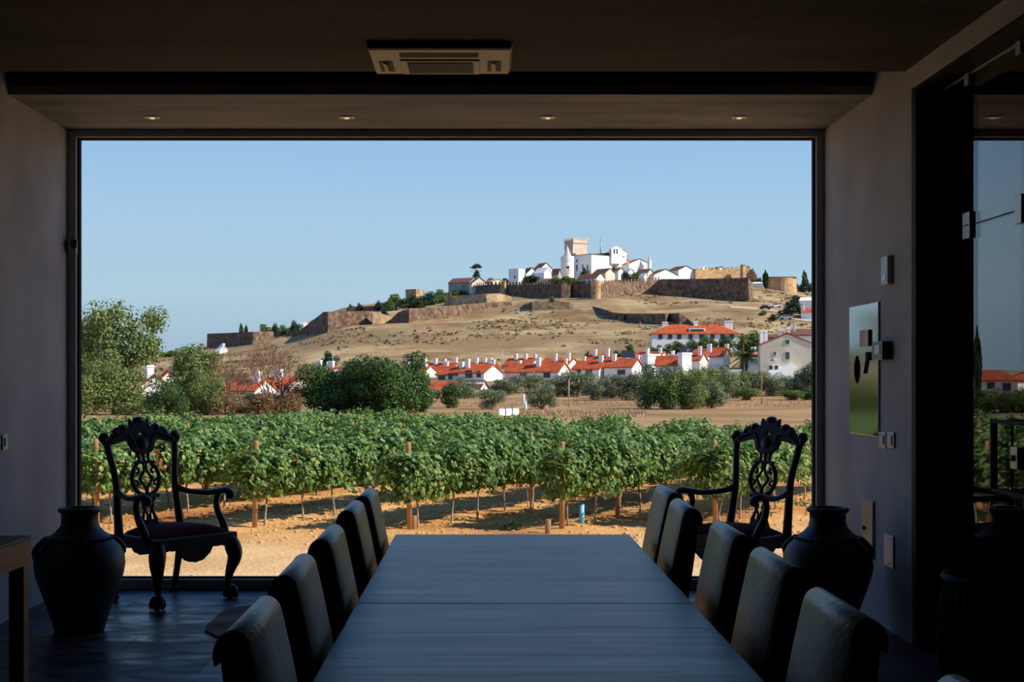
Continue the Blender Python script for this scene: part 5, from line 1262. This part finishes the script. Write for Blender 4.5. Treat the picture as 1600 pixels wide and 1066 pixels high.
for lb, xl, xc, xr, ye, yr, d, rf, wl, wn, ph in CR:
    H(lb, xl, xc, xr, ye, yr, d, name='hill_house', phi=ph, roof=rf if rf != 'x' else 'tiles', wall=wl, kind='gable' if yr else 'flat', wins=wn, group='buildings of the hilltop', ov=.3)
# round bastion at the right end
dd_ = 600; e = empty('round_bastion', (W(1225,450,dd_).x, dd_+6, ground_z(W(1225,450,dd_).x, dd_)-1)); tag(e, 'round tan bastion with a flat brown roof between the cypresses', 'bastion')
b = MB(); zt_ = EYE+(VY-434)*dd_/F-e.location.z; b.lathe([(7.2,-6),(6.8,zt_),(.1,zt_)], n=28, smooth=False); b.build('bastion_wall', M['tanstone'], e)
b = MB(); b.prism([(-7.0,-3,zt_),(-5,-5.5,zt_),(5,-5.5,zt_),(6.5,-3,zt_),(6,3,zt_),(-6,3,zt_)],(0,0,.5)); b.build('flat_roof', M['oldtile'], e, fix=True)
# the hill's trees
HT = [
 ('cypress','tall dark cypress beside the corner tower','cypress',1196.5,452,423,8),('cypress','pointed dark conifer at the window edge of the hilltop','cypress',1257.5,456,424,9),
 ('pine','rounded dark pine left of the tall cypress','far0',1185,446,434,16),('pine','umbrella pine in front of the round bastion','far0',1239,452,436,20),('dark_tree','dark tree below the pointed conifer','far0',1256,457,440,26),('dark_tree','dark tree against the window frame on the hilltop','far0',1270,458,442,18),
 ('dark_tree','big dark tree by the upper track','far0',1237,494,471,40),('dark_tree','darker tree behind the big one on the upper track','far0',1246,480,462,34),
 ('round_bush','round green bush on the pale low wall','far1',865,479,464,14),('crest_bush','dark bush before the palace wall','far0',913,432,418,13),('crest_bush','green bush beside the white turret','far0',888,434,423,14),
 ('crest_bush','wide dark bush in front of the white quarter','far0',831,443,430,30),('crest_bush','bush under the orange shed','far1',868,444,434,18),('crest_bush','bush below the round white turret','far1',886,445,432,24),('crest_bush','bush left of the brown roofed low house','far1',901,444,434,26),
 ('crest_bush','bush under the palace end','far0',958,424,415,13),('crest_bush','large green bush group under the chapel, dark part','far0',978,440,424,18),('crest_bush','large green bush group under the chapel, light part','far1',994,440,426,24),('crest_bush','green bush near the wide white gable','far1',1020,437,426,16),('crest_bush','pale green bush strip below the wide white gable','far1',1047,436,426,26),
 ('crest_bush','dark bush at the start of the tan wall','far0',1082,436,421,18),('crest_bush','dark bush in front of the tan wall','far0',1134,436,426,12),('crest_bush','small dark bush beside the dark bastion','far0',1068,437,428,14),
 ('bank_bush','leafy bush at the top of the leafy bank','far1',690,474,452,26),('bank_bush','dark bush in the middle of the leafy bank','far0',668,478,456,34),('bank_bush','dark bush low on the leafy bank','far0',645,481,462,34),('bank_bush','pale bush on the leafy bank end','far1',622,482,460,30),('bank_bush','dark bush at the low end of the leafy bank','far0',605,482,470,26),
 ('bank_bush','dense dark bush spilling over the leafy bank wall','far0',656,483,466,30),('bank_bush','green bush over the dark wedge under the leafy bank','far1',634,482,468,26),('bank_bush','leafy bush against the stone building on the bank','far1',676,476,460,24),
 ('bank_bush','green bush below the grey walled house','far1',712,464,452,30),('bank_bush','bush before the cream barn','far0',768,444,434,18),('bank_bush','bush between barn and white quarter','far0',790,444,435,20),
 ('small_tree','small tree over the upper dark rampart, window table side','far0',548,487,475,9),('small_tree','second small tree over the upper dark rampart','far0',562,487,473,10),('small_tree','third small tree over the upper dark rampart','far0',590,486,470,14),('small_tree','small tree at the far end of the upper dark rampart','far1',610,486,468,16),
 ('slender_tree','first slender tree standing on the lowest bastion','cypress',377,524,506,6),('slender_tree','second slender tree standing on the lowest bastion','cypress',384.5,524,508,5),
 ('small_tree','rounded tree over the low dark rampart','far1',418,524,507,24),('small_tree','dark tree over the low dark rampart','far0',431,524,505,14),('small_tree','olive coloured tree over the low dark rampart','far1',446,524,508,20),('small_tree','dark round tree by the small white house on the ramparts','far0',461,522,501,18),
 ('crest_bush','small bush on top of the big brown bastion','far0',601,494,484,12),('slope_bush','green tree below the big brown bastion near the white roofs','far0',514,578,549,32),('slope_bush','small bush alone on the slope above the houses','far1',984,548,538,12),('slope_bush','low bush on the slope near the manor','far1',968,558,548,18),
 ('garden_tree','dark tree in front of the manor, beside its lower windows','bush1',1060,545,534,34),('garden_tree','green tree before the manor middle','bush1',1104,545,524,28),('garden_tree','dark tree before the manor end','bush1',1131,546,524,30),('garden_tree','green tree low at the manor front','bush1',1084,546,530,22),('garden_tree','dark tree mass between manor and cream house','bush1',1172,560,518,44),('garden_tree','dark green tree beside the twin chimneys','bush1',1186,556,528,34),
 ('garden_tree','bushy tree under the manor corner','bush1',1030,552,540,28),('bougainvillea','purple flowering shrub in front of the manor','magenta',1058,547,536,16),
 ('slope_bush','purple-brown shrub on the reddish slope','far0',1209,502,491,18),('slope_bush','green shrub below the pale track','far1',1192,494,485,12),
 ('garden_tree','small dark tree behind the terrace roofs','far0',918,566,548,9),
 ('horizon_trees','low dark tree on the far horizon by the bare trees','far1',262,558,548,36),('horizon_trees','hazy tree on the far horizon next to the tall light tree','far1',240,560,550,24),('horizon_trees','dim tree on the far horizon left of the lowest bastion','far0',300,556,544,40),
]
for nm, lb, kd, x, yb, yt, w in HT:
    d = gd(x, yb)
    if nm in ('garden_tree', 'bougainvillea') and x > 1000: d = 308 if x < 1150 else 262
    tree(nm.replace('horizon_trees','horizon_tree'), 'bush' if 'bush' in nm else 'tree', lb, kd, x, yb, yt, w, d, .02)
# the tree with its clump above a bare trunk on the crest
d = 620; p = W(744, 434, d); e = empty('lone_tree', (p.x, d, p.z)); tag(e, 'lone odd tree with an open top tuft over the cream barn', 'tree')
c, t = proto('far0'); put(c, e, (0,0,0), sc=(1.7,1.7,3.6)); put(c, e, (-.2,0,4.2), sc=(2.6,2.0,2.2)); put(c, e, (.9,0,4.8), sc=(1.5,1.5,1.2)); put(t, e, (0,0,0), sc=(6,6,6))
# palms beside the red roofs
def palm(label, x, yb, yt, d, R_, n, seed):
    r = random.Random(seed); X = (x-VX)*d/F; z0 = ground_z(X, d); ztop = EYE+(VY-yt)*d/F; h = ztop-z0-R_*.45
    e = empty('palm_tree', (X, d, z0)); tag(e, label, 'palm')
    b = MB(); b.tube([(0,0,-.2),(0,0,h*.5),(0,0,h)], [.30,.26,.30], 8); b.build('trunk', M['bark'], e)
    for k in range(n):
        a = 2*PI*k*.382; el = r.uniform(-.25, 1.25); dv = Vector((math.cos(a), math.sin(a), 0)); b = MB(); P = []
        for q in range(8):
            t_ = q/7; P.append(Vector((0,0,h))+dv*(R_*t_*math.cos(el*(1-t_*.4)))+Vector((0,0,R_*(math.sin(el)*t_-.55*t_*t_))))
        sd = dv.cross(Vector((0,0,1)))
        b.tube(P, srad([.03]*8,1) if 0 else [.035-.003*q for q in range(8)], 4)
        for q in range(1, 8):
            for s in (-1, 1):
                for m_ in (0, .5):
                    c0 = P[q-1].lerp(P[q], m_); L = R_*.26*math.sin(PI*min(1, (q+m_)/8.2)+.15)
                    tip = c0+sd*s*L*.8+(P[q]-P[q-1]).normalized()*L*.5-Vector((0,0,L*.35))
                    o2 = (P[q]-P[q-1])*.22; b.add([c0-o2, c0+o2, tip], [(0,1,2)])
        b.build('frond', M['bush_leaf'], e)
palm('spreading palm tree between the last red roof and cream house', 1166, 580, 544, 225, 3.6, 34, 3)
palm('tall thin palm rising over its spreading neighbour', 1160, 560, 522, 240, 1.8, 24, 5)
# poles, signs, gate, car
def pole(name, label, x, yb, yt, d, r, mt, cat='pole', arm=None):
    X = (x-VX)*d/F; z0 = GZ if d < 140 else ground_z(X, d); h = EYE+(VY-yt)*d/F-z0
    b = MB(); b.tube([(0,0,-.2),(0,0,h)], [r, r*.7], 7); o = b.build(name, M[mt]); o.location = (X, d, z0); tag(o, label, cat)
    if arm:
        b = MB(); b.tube([(0,0,h-.1),(arm,0,h+.1)], r*.5, 5); b.box(arm-.2,arm+.2,-.1,.1,h+.02,h+.16); b.build('lamp_arm', M[mt], o)
pole('utility_pole', 'thin grey pole standing among the olive trees', 889, 638, 592, 118, .06, 'grey_metal')
pole('bare_pole', 'slender pale bare stem standing at the field edge under the cream house', 1190, 632, 574, 130, .055, 'post_wood')
pole('street_lamp', 'thin street lamp above the back row roofs by the pergola', 785, 568, 546, 292, .10, 'grey_metal', 'lamp')
pole('street_lamp', 'thin street lamp at the foot of the hill above the garage house', 652, 570, 548, 290, .10, 'grey_metal', 'lamp')
pole('street_lamp', 'thin lamp mast by the orange roof over the big dark tree', 519.5, 585, 553, 250, .09, 'grey_metal', 'lamp')
pole('street_lamp', 'short lamp mast beside the white roof near the big dark tree', 511, 585, 565, 248, .09, 'white_metal', 'lamp')
pole('bollard', 'white marker post between the signboards and the olive tree', 821.5, 640, 627, 108, .12, 'white_metal', 'bollard')
pole('bollard', 'small white marker post behind the signboards', 818.5, 630, 616, 125, .12, 'white_metal', 'bollard')
d = 62; p = W(795, 644, d); e = empty('signboard', (p.x, d, GZ), .75); tag(e, 'white signboard of three panels on dark posts behind the vineyard', 'signboard')
zc_ = p.z-GZ
for k in (-1, 0, 1):
    b = MB(); b.box(k*.44-.19, k*.44+.19, -.02, .02, zc_-.16, zc_+.16); b.build('board', M['white_metal'], e)
for k in (-.22, .22):
    b = MB(); b.box(k-.03, k+.03, .0, .05, -.1, zc_+.2); b.build('post', M['black_steel'], e)
d = 56; p = W(959, 650, d); e = empty('road_sign', (p.x, d, GZ)); tag(e, 'small red and white triangular road sign over the vines', 'road sign')
h = p.z-GZ; b = MB(); b.prism([(-.17,0,h-.12),(.17,0,h-.12),(0,0,h+.18)], (0,.02,0)); tr = b.build('warning_triangle', M['red_paint'], e, fix=True)
b = MB(); b.prism([(-.10,-.012,h-.085),(.10,-.012,h-.085),(0,-.012,h+.09)], (0,.012,0)); b.build('triangle_face', M['white_metal'], tr, fix=True)
b = MB(); b.tube([(0,.03,-.1),(0,.03,h)], .025, 6); b.build('post', M['grey_metal'], e)
b = MB(); b.box(.08,.20,0,.02,h-.32,h-.14); b.build('plate', M['white_metal'], e)
d = 72; p0 = W(446, 646, d); p1 = W(520, 646, d); e = empty('field_gate', (p0.x, d, GZ)); tag(e, 'long pale green gate rail at the vineyard end before the trees', 'gate')
b = MB(); L = p1.x-p0.x; zt = p0.z-GZ; b.box(0,L,0,.05,zt-.03,zt+.04); b.build('rail', M['gate_green'], e)
b = MB(); b.box(0,L,0,.05,zt-.75,zt-.70); b.build('rail', M['gate_green'], e)
for k in (0, .5, 1):
    b = MB(); b.box(L*k-.04, L*k+.04, 0, .08, -.1, zt+(.22 if k == 0 else .04)); b.build('post', M['gate_green'], e)
# scrub on the slope
b = MB(); b2 = MB(); rg = random.Random(77)
for k in range(7000):
    Y = rg.uniform(330, 640); col = rg.uniform(120, 1300); X = (col-VX)*Y/F
    n = noise.noise((X*.03, Y*.02, 7.7))+.5*noise.noise((X*.11, Y*.06, 2.2))
    if n < .05 or rg.random() > .5+n*2: continue
    if noise.noise((X*.02, Y*.02, 20)) < -.25: continue
    z = ground_z(X, Y); s_ = rg.uniform(.25,.7); t = b if rg.random() < .86 else b2
    for q in range(4):
        a = rg.uniform(0, PI); dx, dy = math.cos(a)*s_, math.sin(a)*s_; ox, oy = rg.gauss(0,.5), rg.gauss(0,.5); h = s_*rg.uniform(.5,1.2)
        t.add([(X+ox-dx,Y+oy-dy,z-.1),(X+ox+dx,Y+oy+dy,z-.1),(X+ox+rg.gauss(0,.2),Y+oy,z+h)], [(0,1,2)])
tag(b.build('scrub', M['scrub']), 'low brown scrub scattered over the dry castle hill', 'scrub', kind='stuff')
tag(b2.build('green_scrub', M['olive_leaf']), 'low green scrub scattered over the dry castle hill', 'scrub', kind='stuff')
# hillside track with cars
def track(name, label, pts, w):
    vs = []; fs = []
    for x, y in pts:
        d = gd(x, y); X = (x-VX)*d/F; z = ground_z(X, d)
        for s in (-1, 1):
            dd = d+s*w; vs.append((X, dd, ground_z(X, dd)+.12))
    for i in range(len(pts)-1): fs.append((2*i, 2*i+2, 2*i+3, 2*i+1))
    b = MB(); b.add(vs, fs); o = b.build(name, M['roadpath'], fix=False); o['kind'] = 'structure'
track('path_upper', '', [(1140,481),(1165,482),(1190,484),(1210,487),(1226,490)], 4)
track('path_lower', '', [(1222,495),(1240,499),(1256,501),(1275,502)], 4)
track('path_slope', '', [(1060,472),(1090,470),(1130,469),(1176,463),(1200,455)], 1.6)
def car(label, x, y, mt):
    d = gd(x, y)-1; X = (x-VX)*d/F; z = ground_z(X, d)+.15; e = empty('car', (X, d, z)); tag(e, label, 'car')
    b = MB(); b.hexa([(-2,-.8,.3),(2,-.8,.3),(2,.8,.3),(-2,.8,.3),(-1.95,-.75,.85),(1.95,-.75,.8),(1.95,.75,.8),(-1.95,.75,.85)]); b.hexa([(-1.5,-.75,.8),(1.1,-.75,.8),(1.1,.75,.8),(-1.5,.75,.8),(-1.1,-.62,1.4),(.5,-.62,1.4),(.5,.62,1.4),(-1.1,.62,1.4)]); b.build('bodywork', M[mt], e, bevel=.05)
    b = MB(); b.hexa([(-1.3,-.77,.9),(.9,-.77,.9),(.9,-.7,.9),(-1.3,-.7,.9),(-1.05,-.66,1.32),(.45,-.66,1.32),(.45,-.6,1.32),(-1.05,-.6,1.32)]); b.build('window', M['glass_dark'], e)
    for wx in (-1.25, 1.25):
        for wy in (-.8, .66):
            b = MB(); b.tube([(wx,wy,.32),(wx,wy+.16,.32)], .32, 12, smooth=False); b.build('wheel', M['black_plastic'], e)
car('dark car parked at the bend of the pale hillside track', 1196, 484, 'black_plastic')
car('white car parked under the dark tree by the hillside track', 1212, 481, 'white_metal')
car('grey car lower on the second hillside track', 1228, 500, 'grey_metal')
# satellite dish
p = W(1073, 574, 238); b = MB(); b.lathe([(.02,.05),(.3,.08),(.45,.2),(.42,.2),(.02,.1)], n=16); o = b.build('satellite_dish', M['white_metal']); o.location = p; o.rotation_euler = (math.radians(70), 0, .4); tag(o, 'round white satellite dish on the stepped white house', 'dish')

# ================================================================== LIGHT, CAMERA
sd = bpy.data.lights.new('sun', 'SUN'); sd.energy = 5.8; sd.angle = math.radians(.53); sd.color = (1, .95, .87)
so = bpy.data.objects.new('sun', sd); C.objects.link(so)
sv = Vector((.80, -.24, .60)).normalized(); so.rotation_euler = sv.to_track_quat('Z', 'Y').to_euler()
w = bpy.data.worlds.new('sky'); bpy.context.scene.world = w; w.use_nodes = True; nt = w.node_tree; N = nt.nodes; L = nt.links
bg = N['Background']; tc = N.new('ShaderNodeTexCoord'); sx = N.new('ShaderNodeSeparateXYZ'); L.new(tc.outputs['Generated'], sx.inputs[0])
rp = N.new('ShaderNodeValToRGB'); cr = rp.color_ramp
for _ in range(6): cr.elements.new(.5)
mr = N.new('ShaderNodeMapRange'); mr.inputs['From Min'].default_value = -.1; mr.inputs['From Max'].default_value = 1.0; L.new(sx.outputs['Z'], mr.inputs[0]); L.new(mr.outputs[0], rp.inputs[0])
f_ = lambda z: (z+.1)/1.1
for e, (p, c) in zip(cr.elements, ((0,srgb(150,128,104)),(f_(-.01),srgb(160,150,140)),(f_(0.0),srgb(158,184,204)),(f_(.06),srgb(176,207,224)),(f_(.12),srgb(168,204,232)),(f_(.24),srgb(126,178,232)),(f_(.45),srgb(84,142,218)),(1,srgb(56,104,180)))): e.position = p; e.color = c
L.new(rp.outputs[0], bg.inputs[0]); bg.inputs[1].default_value = 1.0
cam = bpy.data.cameras.new('camera'); cam.sensor_width = 36; cam.lens = 36*F/1600; cam.shift_x = (800-VX)/1600; cam.shift_y = (VY-533)/1600; cam.clip_end = 6000; cam.clip_start = .05
co = bpy.data.objects.new('camera', cam); C.objects.link(co); co.location = (0,0,EYE); co.rotation_euler = (PI/2,0,0); bpy.context.scene.camera = co
sc = bpy.context.scene
sc.view_settings.view_transform = 'Standard'; sc.view_settings.look = 'None'; sc.view_settings.exposure = 0; sc.view_settings.gamma = 1; sc.view_settings.use_curve_mapping = False
sc.cycles.use_denoising = True; sc.cycles.max_bounces = 8; sc.cycles.transparent_max_bounces = 12; sc.cycles.sample_clamp_indirect = 4
